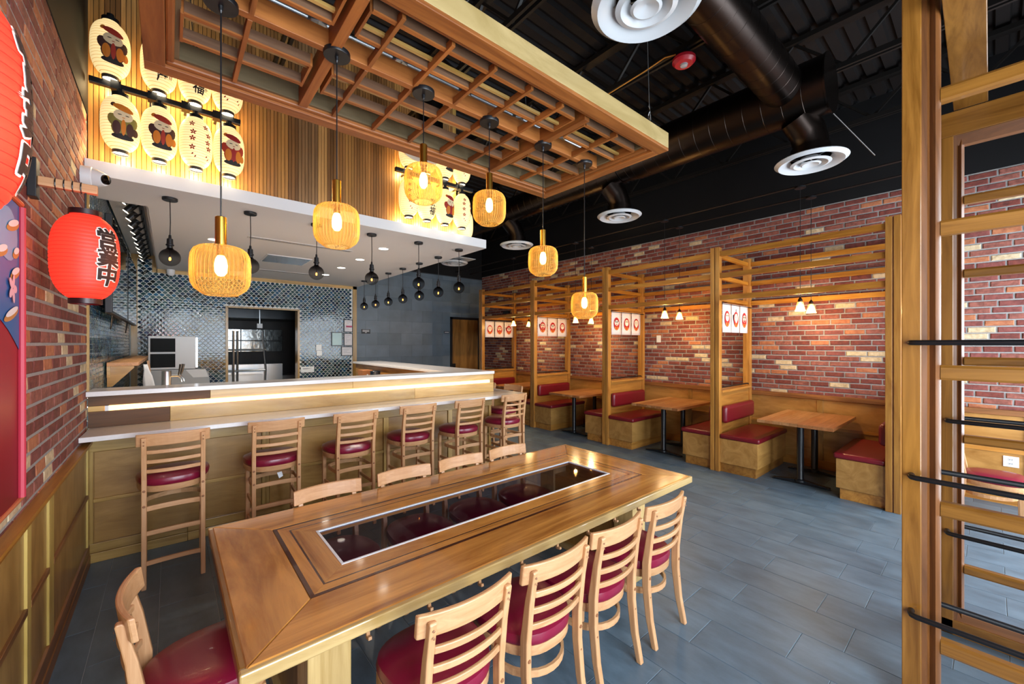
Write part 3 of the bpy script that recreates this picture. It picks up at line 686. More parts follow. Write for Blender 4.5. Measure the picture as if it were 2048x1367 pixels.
# ================================================================== SEATING
def sup(a, b, e, n):
    out = []
    for k in range(n):
        t = 2 * math.pi * k / n; c, s = math.cos(t), math.sin(t)
        out.append((a * abs(c) ** e * (1 if c >= 0 else -1), b * abs(s) ** e * (1 if s >= 0 else -1)))
    return out
def seat_rings(rings, n=36, taper=.12):
    m = MB(); vs = []
    for (sc, z) in rings:
        for x, y in sup(.215 * sc, .215 * sc, .78, n): vs.append((x * (1 + taper * y / .215), y, z))
    m.add(vs, [(i * n + k, i * n + (k + 1) % n, (i + 1) * n + (k + 1) % n, (i + 1) * n + k) for i in range(len(rings) - 1) for k in range(n)] + [tuple(range(n - 1, -1, -1)), tuple((len(rings) - 1) * n + k for k in range(n))])
    return m
def curved(x0, x1, z0, z1, y, sag, th, n=10, rake=0):
    """a bentwood board across the back, bowed away from the sitter"""
    m = MB(); vs = []
    for i in range(n + 1):
        t = i / n; x = x0 + (x1 - x0) * t; yy = y - sag * (1 - (2 * t - 1) ** 2)
        vs += [(x, yy - th / 2 - rake * 0, z0), (x, yy + th / 2, z0), (x, yy + th / 2 - rake, z1), (x, yy - th / 2 - rake, z1)]
    fs = [(i * 4 + a, i * 4 + (a + 1) % 4, i * 4 + 4 + (a + 1) % 4, i * 4 + 4 + a) for i in range(n) for a in range(4)] + [(3, 2, 1, 0), (n * 4, n * 4 + 1, n * 4 + 2, n * 4 + 3)]
    return m.add(vs, fs)
def leg_prof(pts, wd, x):
    """a leg cut from board: outline in y-z, wd thick in x"""
    m = MB(); vs = []
    for (y, z, d) in pts: vs += [(x - wd / 2, y - d / 2, z), (x + wd / 2, y - d / 2, z), (x + wd / 2, y + d / 2, z), (x - wd / 2, y + d / 2, z)]
    n = len(pts)
    return m.add(vs, [(i * 4 + a, i * 4 + (a + 1) % 4, i * 4 + 4 + (a + 1) % 4, i * 4 + 4 + a) for i in range(n - 1) for a in range(4)] + [(3, 2, 1, 0), (n * 4 - 4, n * 4 - 3, n * 4 - 2, n * 4 - 1)])
def make_chair(name, zs, ztop, stool):
    """origin on the floor under the seat, facing +y"""
    t = thing(name, 'x', 'stool' if stool else 'chair')
    bw, bx = beech('z'), beech('x')
    seat_rings([(.99, zs - .075), (1.0, zs - .07), (1.0, zs - .035), (.985, zs - .032)]).build('seat_frame', bx, t, True)
    seat_rings([(.96, zs - .034), (1.01, zs - .025), (1.03, zs - .005), (1.0, zs + .018), (.86, zs + .034), (.5, zs + .044), (.1, zs + .046)]).build('seat', BURG, t, True)
    yb = -.205; lean = .055
    scr = MB()
    for sx in (-1, 1):
        x = sx * .168
        lg = leg_prof([(yb - (.055 if not stool else .035), 0, .03), (yb - (.02 if not stool else .012), zs * .35, .038), (yb, zs * .75, .044), (yb, zs + .03, .046), (yb - lean * .45, zs + (ztop - zs) * .55, .036), (yb - lean, ztop - .03, .026), (yb - lean - .002, ztop - .022, .016)], .03, x).build('leg', bw, t, bev=.005)
        for zz in (zs - .05, zs - .16): q = MB().lathe([(.009, 0), (.007, .004), (0, .005)], 8).build('screw', plain('screw_brown', '#8a5a38', .5), lg); q.rotation_euler = (R(90), 0, 0); q.location = (x, yb - .0225, zz)
        for zz in (ztop - .05, ztop - .075): q = MB().lathe([(.005, 0), (0, .002)], 6).build('screw', MATS['screw_brown'], lg); q.rotation_euler = (R(90), 0, 0); q.location = (x, yb - lean - .014, zz)
        xf = sx * .178
        leg_prof([(.165, 0, .028), (.16, zs * .6, .034), (.155, zs - .07, .036)], .032, xf).build('leg', bw, t, bev=.005)
    curved(-.212, .212, ztop - .088, ztop, yb - lean + .043, .043, .022, 12, .012).build('crest_rail', bx, t, bev=.006)
    dz = ztop - .088 - zs
    for k in range(3):
        z0 = zs + .055 + k * (dz - .06) / 3.0
        curved(-.155, .155, z0 + .02, z0 + .046, yb - .01 - lean * (k * .22 + .1), .028, .016, 10).build('back_slat', bx, t, bev=.004)
    if stool:
        zz = zs - .19
        pts = [(-.168, yb, zz)] + [(.175 * math.cos(a), .02 + .13 * math.sin(a), zz) for a in [math.pi - math.pi * k / 12 for k in range(13)]] + [(.168, yb, zz)]
        hoop(pts, .034, .012).build('hoop_stretcher', bx, t)
        curved(-.155, .155, zz - .015, zz + .02, yb + .012, -.02, .014, 8).build('stretcher', bx, t)
        curved(-.16, .16, .37, .40, yb - .004, -.01, .016, 6).build('stretcher', bx, t)
        curved(-.16, .16, .16, .19, yb - .016, -.01, .016, 6).build('stretcher', bx, t)
        box(-.165, .165, .15, .172, .24, .27).build('foot_rail', bx, t, bev=.003)
        for sx in (-1, 1):
            for zz2 in (.21, .40): MB().bar((sx * .168, yb, zz2), (sx * .176, .155, zz2), .014, .03).build('side_stretcher', beech('y'), t)
    else:
        zz = zs - .17
        pts = [(.172 * math.cos(a), -.03 + .172 * math.sin(a), zz) for a in [2 * math.pi * k / 28 for k in range(28)]]
        hoop(pts, .032, .014, True).build('hoop_stretcher', bx, t)
    return t
def hoop(pts, ht, th, closed=False):
    m = MB(); vs = []; N = len(pts)
    for i, p in enumerate(pts):
        p = Vector(p); a = Vector(pts[i - 1] if (closed or i) else pts[0]); b = Vector(pts[(i + 1) % N] if (closed or i < N - 1) else pts[-1])
        t = (b - a).normalized(); nrm = Vector((t.y, -t.x, 0)) * th / 2; u = Vector((0, 0, ht / 2))
        vs += [p - nrm - u, p + nrm - u, p + nrm + u, p - nrm + u]
    fs = [(i * 4 + a, i * 4 + (a + 1) % 4, ((i + 1) % N) * 4 + (a + 1) % 4, ((i + 1) % N) * 4 + a) for i in range(N if closed else N - 1) for a in range(4)]
    return m.add(vs, fs)
chair0 = make_chair('dining_chair', .44, .815, False)
stool0 = make_chair('bar_stool', .745, 1.105, True)
used = set()
def place(proto, x, y, rz, label, group):
    o = copy_tree(proto) if proto.name in used else proto
    used.add(proto.name)
    o.location = (x, y, 0); o.rotation_euler = (0, 0, rz); o['label'] = label; o['group'] = group; return o
KIDS['dining_chair'] = kids(chair0); KIDS['bar_stool'] = kids(stool0)
for c in KIDS['dining_chair'] + KIDS['bar_stool']: KIDS[c.name] = kids(c)
G1 = 'chairs around the long table'
for x, lab in ((.86, 'beech chair at the table edge facing the bar, cut by the picture bottom'), (1.345, 'beech ladder-back chair, second along the open side of the long table'), (1.805, 'beech ladder-back chair, third along the open side of the long table'), (2.295, 'beech ladder-back chair standing whole at the far end of the open table side')):
    place(chair0, x, 1.505, 0, lab, G1)
for x, lab in ((.81, 'chair between table and bar with its crest by the dark corner inlay'), (1.35, 'second chair from the window end between table and bar'), (1.85, 'third chair from the window end between table and bar'), (2.35, 'chair between table and bar closest to the booths')):
    place(chair0, x, 2.615, math.pi, lab, G1)
place(chair0, .13, 2.10, -math.pi / 2, 'beech chair at the head of the table beside the brick wall', G1)
place(chair0, 6.22, -.02, math.pi, 'beech chair by the wainscot seen through the wooden screens', 'chairs beyond the screens')
G2 = 'stools along the bar'
for i, (x, y) in enumerate(((.03, 4.13), (.71, 4.15), (1.355, 4.12), (2.03, 4.16), (2.67, 4.14), (3.395, 4.20))):
    place(stool0, x, y, R((0, -2, 1, -1, 1, 1)[i]), ['bar stool closest to the brick wall', 'second bar stool from the brick wall, with a plastic tag under its seat', 'third bar stool from the brick wall', 'fourth bar stool from the brick wall', 'fifth bar stool from the brick wall', 'sixth bar stool, at the outer corner of the bar'][i], G2)
place(stool0, 3.88, 4.83, math.pi / 2, 'stool round the corner of the bar, turned sideways', G2)
place(stool0, 3.88, 5.50, math.pi / 2, 'stool behind the sideways one at the booth end of the bar', G2)
tg = MB(); tg.add([(.70, 3.925, .655), (.735, 3.92, .66), (.745, 3.922, .62), (.715, 3.918, .605)], [(0, 1, 2, 3)])
q = tg.build('plastic_tag', plain('film', '#d7dde2', .2)); q.modifiers.new('thick', 'SOLIDIFY').thickness = .002; tag(q, 'scrap of clear film hanging from a stool seat', 'tag')

# ================================================================== LONG TABLE
TX0, TX1, TY0, TY1, TZ = .186, 3.10, 1.528, 2.823, .72
tb = thing('dining_table', 'long lacquered wooden table with a glass strip down its middle', 'table', (0, 0, 0))
def mitre(o0, o1, z0, z1, mats, name, bev=0):
    """four mitred boards between insets o0 and o1 of the table outline"""
    a0, b0, c0, d0 = TX0 + o0, TX1 - o0, TY0 + o0, TY1 - o0
    a1, b1, c1, d1 = TX0 + o1, TX1 - o1, TY0 + o1, TY1 - o1
    g = .0006
    for pl, m in (([(a0 + g, c0), (b0 - g, c0), (b1 - g, c1), (a1 + g, c1)], mats[0]), ([(a1 + g, d1), (b1 - g, d1), (b0 - g, d0), (a0 + g, d0)], mats[0]),
                  ([(a0, c0 + g), (a1, c1 + g), (a1, d1 - g), (a0, d0 - g)], mats[1]), ([(b1, c1 + g), (b0, c0 + g), (b0, d0 - g), (b1, d1 - g)], mats[1])):
        MB().prism(pl, z0, z1, 'xy').build(name, m, tb, bev=bev, seg=1)
LX = [lacquer('x'), lacquer('y')]; DK = [plain('wenge_inlay', '#4b2617', .16, coat=.6)] * 2
mitre(.0, .252, TZ - .03, TZ, LX, 'border_board', .004)
mitre(.252, .270, TZ - .03, TZ - .0003, DK, 'inlay_strip')
mitre(.270, .318, TZ - .03, TZ, LX, 'border_board')
mitre(.318, .327, TZ - .03, TZ - .0003, DK, 'inlay_strip')
mitre(.327, .428, TZ - .03, TZ, LX, 'border_board')
ALU = plain('white_aluminium', '#dfe4ea', .25)
mitre(.428, .440, TZ - .008, TZ + .003, [ALU] * 2, 'glass_trim')
box(TX0 + .44, TX1 - .44, TY0 + .44, TY1 - .44, TZ - .012, TZ - .002).build('glass_panel', thin_glass('table_glass', '#eeebf4', .05, .02, '#0b0a0e', None, 0, .25), tb)
edge = lambda a: wood('pale_edge', '#cbab72', '#a8874e', a, .25, .4)
for (a, b, c, d, ax) in ((TX0 - .004, TX1 + .004, TY0 - .02, TY0 + .012, 'x'), (TX0 - .004, TX1 + .004, TY1 - .012, TY1 + .02, 'x')):
    box(a - .016, b + .016, c, d, TZ - .052, TZ - .004).build('edge_strip', edge(ax), tb, bev=.006)
for (a, b) in ((TX0 - .02, TX0 + .012), (TX1 - .012, TX1 + .02)): box(a, b, TY0 + .012, TY1 - .012, TZ - .052, TZ - .004).build('edge_strip', screen_wood('y'), tb, bev=.006)
for (a, b, c, d, ax) in ((.38, 2.78, 1.66, 1.69, 'x'), (.38, 2.78, 2.66, 2.69, 'x'), (.38, .41, 1.69, 2.66, 'y'), (2.75, 2.78, 1.69, 2.66, 'y')):
    box(a, b, c, d, TZ - .13, TZ - .03).build('apron', oak(ax), tb, bev=.002)
for x0 in (.405, 2.585):
    for y0 in (1.693, 2.492): box(x0, x0 + .165, y0, y0 + .165, .03, TZ - .03).build('leg', edge('z'), tb, bev=.004)
    box(x0 + .02, x0 + .145, 1.86, 2.49, .03, .60).build('leg_panel', ply('z'), tb)
    box(x0 - .01, x0 + .175, 1.68, 2.67, 0, .06).build('foot', edge('y'), tb, bev=.004)
for i in range(8):
    x = .62 + i * .28
    q = MB().bar((x, 1.652, TZ - .1), (x, 1.645, TZ - .17), .014, .012, 0, (0, 1, 0)).bar((x, 1.645, TZ - .165), (x, 1.62, TZ - .16), .014, .012).build('bag_hook', beech('z'), tb)

# ================================================================== HANGING LATTICE
KX0, KX1, KY0, KY1, KZ, KT = -.10, 2.87, 1.57, 2.885, 3.2, 3.335
cn = thing('ceiling_lattice', 'hanging wooden lattice canopy over the long table', 'canopy', (0, 0, 0))
fas = wood('pale_fascia', '#b59d6c', '#97804e', 'x', .4, .1, 1.4, 6., .5)
for (a, b, c, d, m) in ((KX0, KX1, KY0, KY0 + .02, fas), (KX0, KX1, KY1 - .02, KY1, cedar('x')), (KX0, KX0 + .02, KY0 + .02, KY1 - .02, cedar('y')), (KX1 - .02, KX1, KY0 + .02, KY1 - .02, fas)):
    box(a, b, c, d, KZ + .022, KT).build('fascia', m, cn, bev=.002)
for (a, b, c, d, ax) in ((KX0, KX1, KY0, KY0 + .085, 'x'), (KX0, KX1, KY1 - .085, KY1, 'x'), (KX0, KX0 + .085, KY0 + .085, KY1 - .085, 'y'), (KX1 - .085, KX1, KY0 + .085, KY1 - .085, 'y')):
    box(a, b, c, d, KZ, KZ + .022).build('frame_board', cedar(ax), cn, bev=.003)
for (a, b, c, d, ax) in ((KX0 + .085, KX1 - .085, KY0 + .085, KY0 + .12, 'x'), (KX0 + .085, KX1 - .085, KY1 - .12, KY1 - .085, 'x'), (KX0 + .085, KX0 + .12, KY0 + .12, KY1 - .12, 'y'), (KX1 - .12, KX1 - .085, KY0 + .12, KY1 - .12, 'y')):
    box(a, b, c, d, KZ + .014, KZ + .05).build('moulding', cedar(ax), cn, bev=.010)
for (a, b, c, d, ax) in ((KX0 + .12, KX1 - .12, KY0 + .12, KY0 + .14, 'x'), (KX0 + .12, KX1 - .12, KY1 - .14, KY1 - .12, 'x'), (KX0 + .12, KX0 + .14, KY0 + .14, KY1 - .14, 'y'), (KX1 - .14, KX1 - .12, KY0 + .14, KY1 - .14, 'y')):
    box(a, b, c, d, KZ + .04, KT).build('inner_board', wood('raw_board', '#75664a', '#584a30', ax, .55), cn)
CY = 2.15; GX = [.63, 2.09]
for x in GX: box(x - .024, x + .024, KY0 + .14, KY1 - .14, KZ + .01, KT - .01).build('cross_beam', cedar('y'), cn, bev=.002)
box(KX0 + .14, KX1 - .14, CY - .02, CY + .02, KZ + .016, KT - .02).build('centre_rail', cedar('x'), cn, bev=.002)
lv = wood('grey_cedar', '#77583f', '#553a28', 'x', .6, 0, 1.0, 12., .5)
bays = [(KX0 + .15, GX[0] - .06), (GX[0] + .06, GX[1] - .06), (GX[1] + .06, KX1 - .15)]
for a, b in bays:
    for y in (2.335, 2.535, 1.965, 1.775):
        box(a, b, y - .009, y + .009, KZ + .03, KZ + .082).build('louvre', lv, cn)
        box(a, b, y - .011, y + .011, KZ + .022, KZ + .03).build('louvre_edge', cedar('x'), cn)
    for y in (2.39, 1.915): box(a, b, y - .009, y + .009, KZ + .045, KZ + .062).build('slat', oak('x'), cn)
    for y0, y1 in ((2.33, 2.555), (1.775, 1.97)):
        for x in (a - .012, b): box(x, x + .012, y0, y1, KZ + .022, KZ + .09).build('end_bar', cedar('y'), cn)
for x in (.28, .81, 1.07, 1.335, 1.60, 1.86, 2.42):
    for y0, y1 in ((KY0 + .14, CY - .02), (CY + .02, KY1 - .14)): box(x - .010, x + .010, y0, y1, KZ + .014, KZ + .055).build('cross_bar', cedar('y'), cn, bev=.0015)
WIRE = plain('galvanised', '#aeb2b5', .35, 1)
for x, y, lab in ((1.05, 1.58, 'thin wire holding the lattice at its middle'), (2.62, 1.58, 'thin wire rising from the outer corner of the lattice'), (2.62, 2.86, 'thin wire at the duct side of the lattice'), (.1, 2.86, 'thin wire over the brick wall end of the lattice')):
    wv = MB().tube([(x, y, KT), (x + .02, y, KT + .02), (x, y, KT + .12), (x - .05, y, 4.42)], .0025, 5)
    wv.tube([(x + .006 * math.cos(k), y + .006 * math.sin(k), KT + .02 + k * .012) for k in range(9)], .002, 4)
    tag(wv.build('hanging_wire', WIRE), lab, 'wire', 'lattice wires')
cdt = thing('conduit', 'steel conduit run with round boxes above the lattice', 'conduit', (0, 0, 0))
MB().tube([(-.3, 2.395, 3.52), (2.9, 2.395, 3.52)], .016, 10).build('pipe', WIRE, cdt, True)
for x in (.17, .65, 1.13, 1.61, 2.1, 2.58): MB().lathe([(.05, 3.49), (.055, 3.495), (.055, 3.53), (0, 3.535)], 8, c=(x - .03, 2.395, 0)).build('box', WIRE, cdt)

# ---- amber pendants
AMBER = thin_glass('amber_glass', '#ffe9b8', .08, .03, '#f6cf7c', None, .06, .62)
GLOW = emitter('bulb_glow', '#ffd48a', 26)
pd0 = thing('amber_pendant', 'x', 'pendant lamp')
MB().lathe([(.062, 0), (.064, .004), (.064, .022), (0, .024)], 32).build('ceiling_disc', BLACKM, pd0, True)
MB().lathe([(.010, 0), (.008, -.02), (.003, -.03)], 10).build('strain_relief', BLACKM, pd0)
gl = MB().lathe([(.026, .213), (.05, .2125), (.075, .206), (.092, .193), (.102, .172), (.1055, .14), (.1055, .08), (.102, .05), (.09, .026), (.07, .010), (.056, .0), (.052, .003)], 280, cap=False, flute=(40, .040, .045)).build('shade', AMBER, pd0)
gl.data.polygons.foreach_set('use_smooth', [True] * len(gl.data.polygons))
MB().lathe([(.0215, .213), (.0215, .335), (.018, .338), (0, .339)], 20).build('stem', BRASS, pd0, True)
MB().lathe([(.016, .215), (.016, .175), (.012, .17)], 12).build('socket', BRASS, pd0)
MB().lathe([(.012, .172), (.02, .155), (.024, .13), (.022, .10), (.012, .085), (0, .082)], 14).build('bulb', GLOW, pd0, True)
ck = kids(pd0)
PL = ['lowest amber pendant, over the brick wall end of the table', 'second amber pendant from the brick wall', 'third amber pendant, hanging high by the paper lanterns', 'fourth amber pendant from the brick wall, hung high', 'fifth amber pendant, over the table end by the booths', 'last and low amber pendant, in front of the booth beams']
for i, (x, zc) in enumerate(((.17, 2.064), (.648, 2.345), (1.133, 2.68), (1.613, 2.642), (2.109, 2.36), (2.581, 2.062))):
    if i: r_ = pd0.copy(); col.objects.link(r_)
    else: r_ = pd0
    r_.location = (x, CY - .01, KZ); r_['label'] = PL[i]; r_['group'] = 'amber glass pendants over the long table'
    zb = zc - .107 - KZ
    for c in ck:
        o = c.copy() if i else c
        if i: col.objects.link(o); o.parent = r_
        if o.name.split('.')[0] in ('shade', 'stem', 'socket', 'bulb'): o.location.z = zb
    MB().tube([(0, 0, zb + .338), (0, 0, 0)], .0032, 6).tube([(0, 0, .02), (-.02, .12, .16), (-.03, .25, .30)], .003, 5).build('cord', BLACKM, r_)
    lamp(r_, (0, 0, zb + .12), 9, (1, .74, .36), .022)

# ---- smoked globes
SMOKE = thin_glass('smoked_glass', '#ffffff', .07, .02, '#0c0a0a', (.0, .07), 0, .3)
FIL = emitter('filament', '#ff8a2c', 16)
gb0 = thing('globe_pendant', 'x', 'pendant lamp')
MB().lathe([(.052, -.024), (.056, -.02), (.056, 0)], 24).build('ceiling_disc', BLACKM, gb0, True)
GZ = 2.525 - SZ
MB().tube([(0, 0, -.02), (.003, 0, GZ * .4), (0, 0, GZ + .19)], .004, 6).build('cord', BLACKM, gb0)
MB().lathe([(.009, .20), (.012, .17), (.022, .165), (.024, .12), (.03, .115), (.03, .105), (.022, .10), (.022, .08)], 14, c=(0, 0, GZ)).build('socket', BLACKM, gb0, True)
q = MB().lathe([(.022, .082), (.026, .078)] + [(.078 * math.sin(a), .078 * math.cos(a)) for a in [R(24) + (math.pi - R(24)) * k / 16 for k in range(17)]], 28, cap=False).build('globe', SMOKE, gb0, True); q.location.z = GZ
MB().lathe([(.0, -.03), (.007, -.026), (.009, -.012), (.005, .0)], 12, c=(0, 0, GZ)).build('filament', FIL, gb0, True)
MB().tube([(0, 0, GZ), (0, 0, GZ + .1)], .004, 6).build('stem', BLACKM, gb0)
KIDS[gb0.name] = kids(gb0)
for c in KIDS[gb0.name]: KIDS[c.name] = []
ORD = ['first', 'second', 'third', 'fourth', 'fifth']
for i in range(12):
    o = copy_tree(gb0) if i else gb0
    if i < 6: x, y = .005 + i * .612, 4.765
    else: x, y = 3.09, 4.765 + (i - 5) * .607
    o.location = (x, y, SZ); o['group'] = 'smoked globe pendants over the bar'
    o['label'] = ('smoked globe pendant at the outer corner of the soffit' if i == 5 else 'smoked globe pendant closest to the brick wall' if i == 0 else '%s smoked globe from the brick wall along the bar front' % ORD[i] if i < 5 else 'smoked globe over the bar return, %s behind the corner one' % ['first', 'second', 'third', 'fourth', 'fifth', 'last'][i - 6])

# ================================================================== LANTERNS
def lant_r(z, h, rm, rn):
    t = abs(2 * z / h)
    return max(rn, rm * max(0, 1 - t ** 3.0) ** (1 / 2.1)) if t < 1 else rn
def paper_body(h, rm, rn, ribs):
    pr = []; N = ribs * 4
    for k in range(N + 1):
        z = -h / 2 + h * k / N; pr.append((lant_r(z, h, rm, rn) * (1 - .012 * (k % 4 == 0)), z))
    return MB().lathe(pr, 40, cap=False)
def wrap(polys, h, rm, rn, ang, lift=.0016):
    """flat prints (list of (outline, material index)) bent round a lantern, facing angle ang"""
    m = MB()
    for pl, mi, lay in polys:
        bm = bmesh.new(); f = bm.faces.new([bm.verts.new((a, b, 0)) for a, b in pl])
        bmesh.ops.triangulate(bm, faces=bm.faces)
        for _ in range(3):
            lg = [e for e in bm.edges if e.calc_length() > .03]
            if lg: bmesh.ops.subdivide_edges(bm, edges=lg, cuts=1); bmesh.ops.triangulate(bm, faces=bm.faces)
        bm.verts.index_update(); vs = []
        for v in bm.verts:
            r_ = lant_r(v.co.y, h, rm, rn) + lift + lay * .0007; a = ang + v.co.x / rm
            vs.append((r_ * math.cos(a), r_ * math.sin(a), v.co.y))
        m.add(vs, [[w.index for w in q.verts] for q in bm.faces], mi); bm.free()
    return m
def ell(cx, cy_, a, b, n=16, rot=0):
    return [(cx + a * math.cos(t) * math.cos(rot) - b * math.sin(t) * math.sin(rot), cy_ + a * math.cos(t) * math.sin(rot) + b * math.sin(t) * math.cos(rot)) for t in [2 * math.pi * k / n for k in range(n)]]
def blossoms(seed):
    rn = random.Random(seed); out = []
    for sgn, n in ((-1, 4), (1, 4)):
        for k in range(n):
            cx = sgn * .058 + rn.uniform(-.012, .012); cz = .12 - k * .062 + rn.uniform(-.01, .01)
            for p in range(5):
                a = 2 * math.pi * p / 5 + .3; out.append((ell(cx + .013 * math.cos(a), cz + .013 * math.sin(a), .0105, .0058, 8, a), 0, 0))
        for k in range(2): out.append((ell(sgn * .055 + k * .02, -.125 - k * .018, .010, .005, 8, .8), 0, 0))
    return out
def figure(var):
    return [([(a * 1.5, b * 1.5) for a, b in p], m, l) for p, m, l in figure_(var)]
def figure_(var):
    """a little printed folk figure: robe, sleeves, pale round face, bright headpiece"""
    o = [(ell(0, -.045, .048, .05), 1, 0), (ell(-.038, -.01, .022, .034, 12, .4), 1, 0), (ell(.038, -.01, .022, .034, 12, -.4), 1, 0), (ell(0, -.085, .05, .014), 4, 1),
         (ell(0, .02, .038, .03), 3, 1), (ell(-.026, -.045, .016, .034), 5, 2), (ell(.026, -.045, .016, .034), 5, 2), (ell(0, -.04, .009, .04), 2, 3),
         (ell(0, .058, .042, .017, 14, -.25), 2, 2), (ell(.05, -.05, .018, .02), 5, 1), (ell(-.04, .07, .011, .011), 5, 1),
         (ell(-.014, .022, .008, .0022), 4, 3), (ell(.014, .022, .008, .0022), 4, 3), (ell(0, .008, .006, .002), 2, 3)]
    if var == 1: o = [(p, {1: 6, 2: 5, 5: 1}.get(m, m), l) for p, m, l in o]
    if var == 2: o = [(p, {1: 2, 2: 0}.get(m, m), l) for p, m, l in o]
    return o
PRN = [plain('print_red', '#9c1f1c', .7), plain('print_brown', '#4a2a22', .7), plain('print_crimson', '#a8301c', .7), plain('print_cream', '#ecd2a6', .7), plain('print_black', '#1b1310', .7), plain('print_orange', '#d57a1e', .7), plain('print_olive', '#8a7d3a', .7), plain('print_white', '#f3ece4', .7)]
PRNL = PRN
LH, LR, LN = .43, .116, .05
PAPER = emitter('lit_paper', '#ffd98f', .55)
def _ribs(m, light, dark, per, duty):
    n, l = m.node_tree.nodes, m.node_tree.links; p = n['Principled BSDF']
    tc = n.new('ShaderNodeTexCoord'); sp = n.new('ShaderNodeSeparateXYZ'); l.new(tc.outputs['Object'], sp.inputs[0])
    a = n.new('ShaderNodeMath'); a.operation = 'ADD'; a.inputs[1].default_value = .215 + per * (50 + duty / 2); l.new(sp.outputs['Z'], a.inputs[0])
    b = n.new('ShaderNodeMath'); b.operation = 'MODULO'; b.inputs[1].default_value = per; l.new(a.outputs[0], b.inputs[0])
    c = n.new('ShaderNodeMath'); c.operation = 'LESS_THAN'; c.inputs[1].default_value = per * duty; l.new(b.outputs[0], c.inputs[0])
    mx = n.new('ShaderNodeMix'); mx.data_type = 'RGBA'; mx.inputs['A'].default_value = hx(light); mx.inputs['B'].default_value = hx(dark); l.new(c.outputs[0], mx.inputs['Factor'])
    l.new(mx.outputs['Result'], p.inputs['Base Color']); l.new(mx.outputs['Result'], p.inputs['Emission Color'])
_ribs(PAPER, '#ffdf9f', '#c99f55', .43 / 20, .13)
INNER = emitter('lantern_glow', '#fff0cf', 6)
pb = paper_body(LH, LR, LN, 20).mesh('paper', PAPER, True)
cap_t = MB().lathe([(.052, LH / 2 - .006), (.052, LH / 2 + .022), (.048, LH / 2 + .024), (0, LH / 2 + .024)], 24).mesh('top_ring', BLACKM, True)
cap_b = MB().lathe([(.051, -LH / 2 + .006), (.051, -LH / 2 - .018), (.046, -LH / 2 - .018), (.046, -LH / 2)], 24, cap=False).mesh('bottom_ring', plain('ring_dark', '#3a332c', .5), True)
glow_d = MB().lathe([(0, -LH / 2 - .006), (.046, -LH / 2 - .006)], 20, cap=False).mesh('opening', INNER)
sock = MB().lathe([(.022, LH / 2 + .02), (.022, LH / 2 + .06), (.012, LH / 2 + .065)], 12).mesh('socket', BLACKM)
def paper_lantern(x, y, z, kind, ang, label, group, light=0):
    t = thing('paper_lantern', label, 'lantern', (x, y, z), 0, group)
    for n_, me in (('paper', pb), ('top_ring', cap_t), ('bottom_ring', cap_b), ('opening', glow_d), ('socket', sock)): put(n_, me, t)
    pol = {'blossom': lambda: blossoms(int(x * 100)), 'fig0': lambda: figure(0), 'fig1': lambda: figure(1), 'fig2': lambda: figure(2),
           'text': lambda: [([(a, b - .03) for a, b in p], m, l) for p, m, l in glyphs('居酒屋', .085, .095, .002)] + [([(a + .06, b - .11) for a, b in p], 0, 0) for p, m, l in glyphs('日', .03, .03, .001)], 'text2': lambda: [([(a, b - .07) for a, b in p], m, l) for p, m, l in glyphs('来福', .095, .10, .002)] + [([(a + .06, b - .07) for a, b in p], 4, 0) for p, m, l in glyphs('いざかや', .03, .032, .0006)]}[kind]()
    wrap(pol, LH, LR, LN, ang).build('print', PRN, t)
    lamp(t, (0, .13, -LH / 2 - .02), 4.5, (1, .76, .38), .05)
    return t
LG = 'white paper lanterns by the brick wall'; LG2 = 'white paper lanterns at the corner of the bulkhead'
A0 = R(-78)
for x, k, lab in ((-.292, 'fig1', 'lower row lantern nearest the brick wall, figure in green and yellow'), (-.061, 'fig0', 'lower row lantern by the brick wall, figure with red fish and dark robe'), (.176, 'blossom', 'lower row lantern by the brick wall covered in red blossoms'), (.41, 'fig2', 'lower row lantern at the lattice side with a red robed figure')):
    paper_lantern(x, 4.42, 3.47, k, A0, lab, LG, 6 if k in ('fig1', 'blossom') else 0)
for x, k, lab in ((-.348, 'fig0', 'upper row lantern nearest the brick wall with a dark robed figure'), (-.064, 'text', 'upper row lantern with three black brush characters'), (.169, 'text2', 'upper row lantern with two large black characters'), (.399, 'blossom', 'upper row lantern with red blossoms half hidden by the lattice')):
    paper_lantern(x, 4.42, 4.03, k, A0, lab, LG, 6 if k in ('fig0', 'text2') else 0)
for x, y, k, lab in ((2.15, 4.42, 'blossom', 'corner group lantern furthest from the corner, behind an amber pendant'), (2.385, 4.42, 'text2', 'corner group lantern with one brush stroke showing under the amber pendant'), (2.635, 4.42, 'fig2', 'corner group lantern with a grey and red printed figure'), (2.885, 4.42, 'blossom', 'corner group lantern with a column of red blossoms'), (3.27, 4.92, 'text', 'blank sided lantern just round the bulkhead corner'), (3.27, 5.30, 'text', 'lantern deepest round the bulkhead corner, cut off by the soffit')):
    paper_lantern(x, y, 3.46, k, A0 if y < 4.5 else R(60), lab, LG2, 6 if x in (2.15, 2.635, 3.27) else 0)
for x, k, lab in ((2.15, 'fig2', 'top corner lantern peeping out beside the round vent'), (2.385, 'text', 'top corner lantern mostly behind the round vent'), (2.635, 'fig0', 'top corner lantern with a patch of red print at its foot'), (2.885, 'blossom', 'top corner lantern with red blossoms below the lattice rail')):
    paper_lantern(x, 4.42, 4.03, k, A0, lab, LG2, 0)
for x0, x1, lab in ((-.47, .50, 'black rail carrying the lanterns by the brick wall'), (2.0, 3.08, 'black rail carrying the lanterns at the bulkhead corner')):
    t = thing('lantern_rail', lab, 'rail', (0, 0, 0))
    box(x0, x1, 4.44, 4.485, 3.755, 3.80).build('bar', BLACKM, t, bev=.004)
    for k in range(4): xx = x0 + .12 + k * (x1 - x0 - .2) / 3.6; MB().box(xx, xx + .06, 4.425, 4.5, 3.745, 3.81).box(xx + .02, xx + .04, 4.485, 4.62, 3.77, 3.785).build('clamp', BLACKM, t)
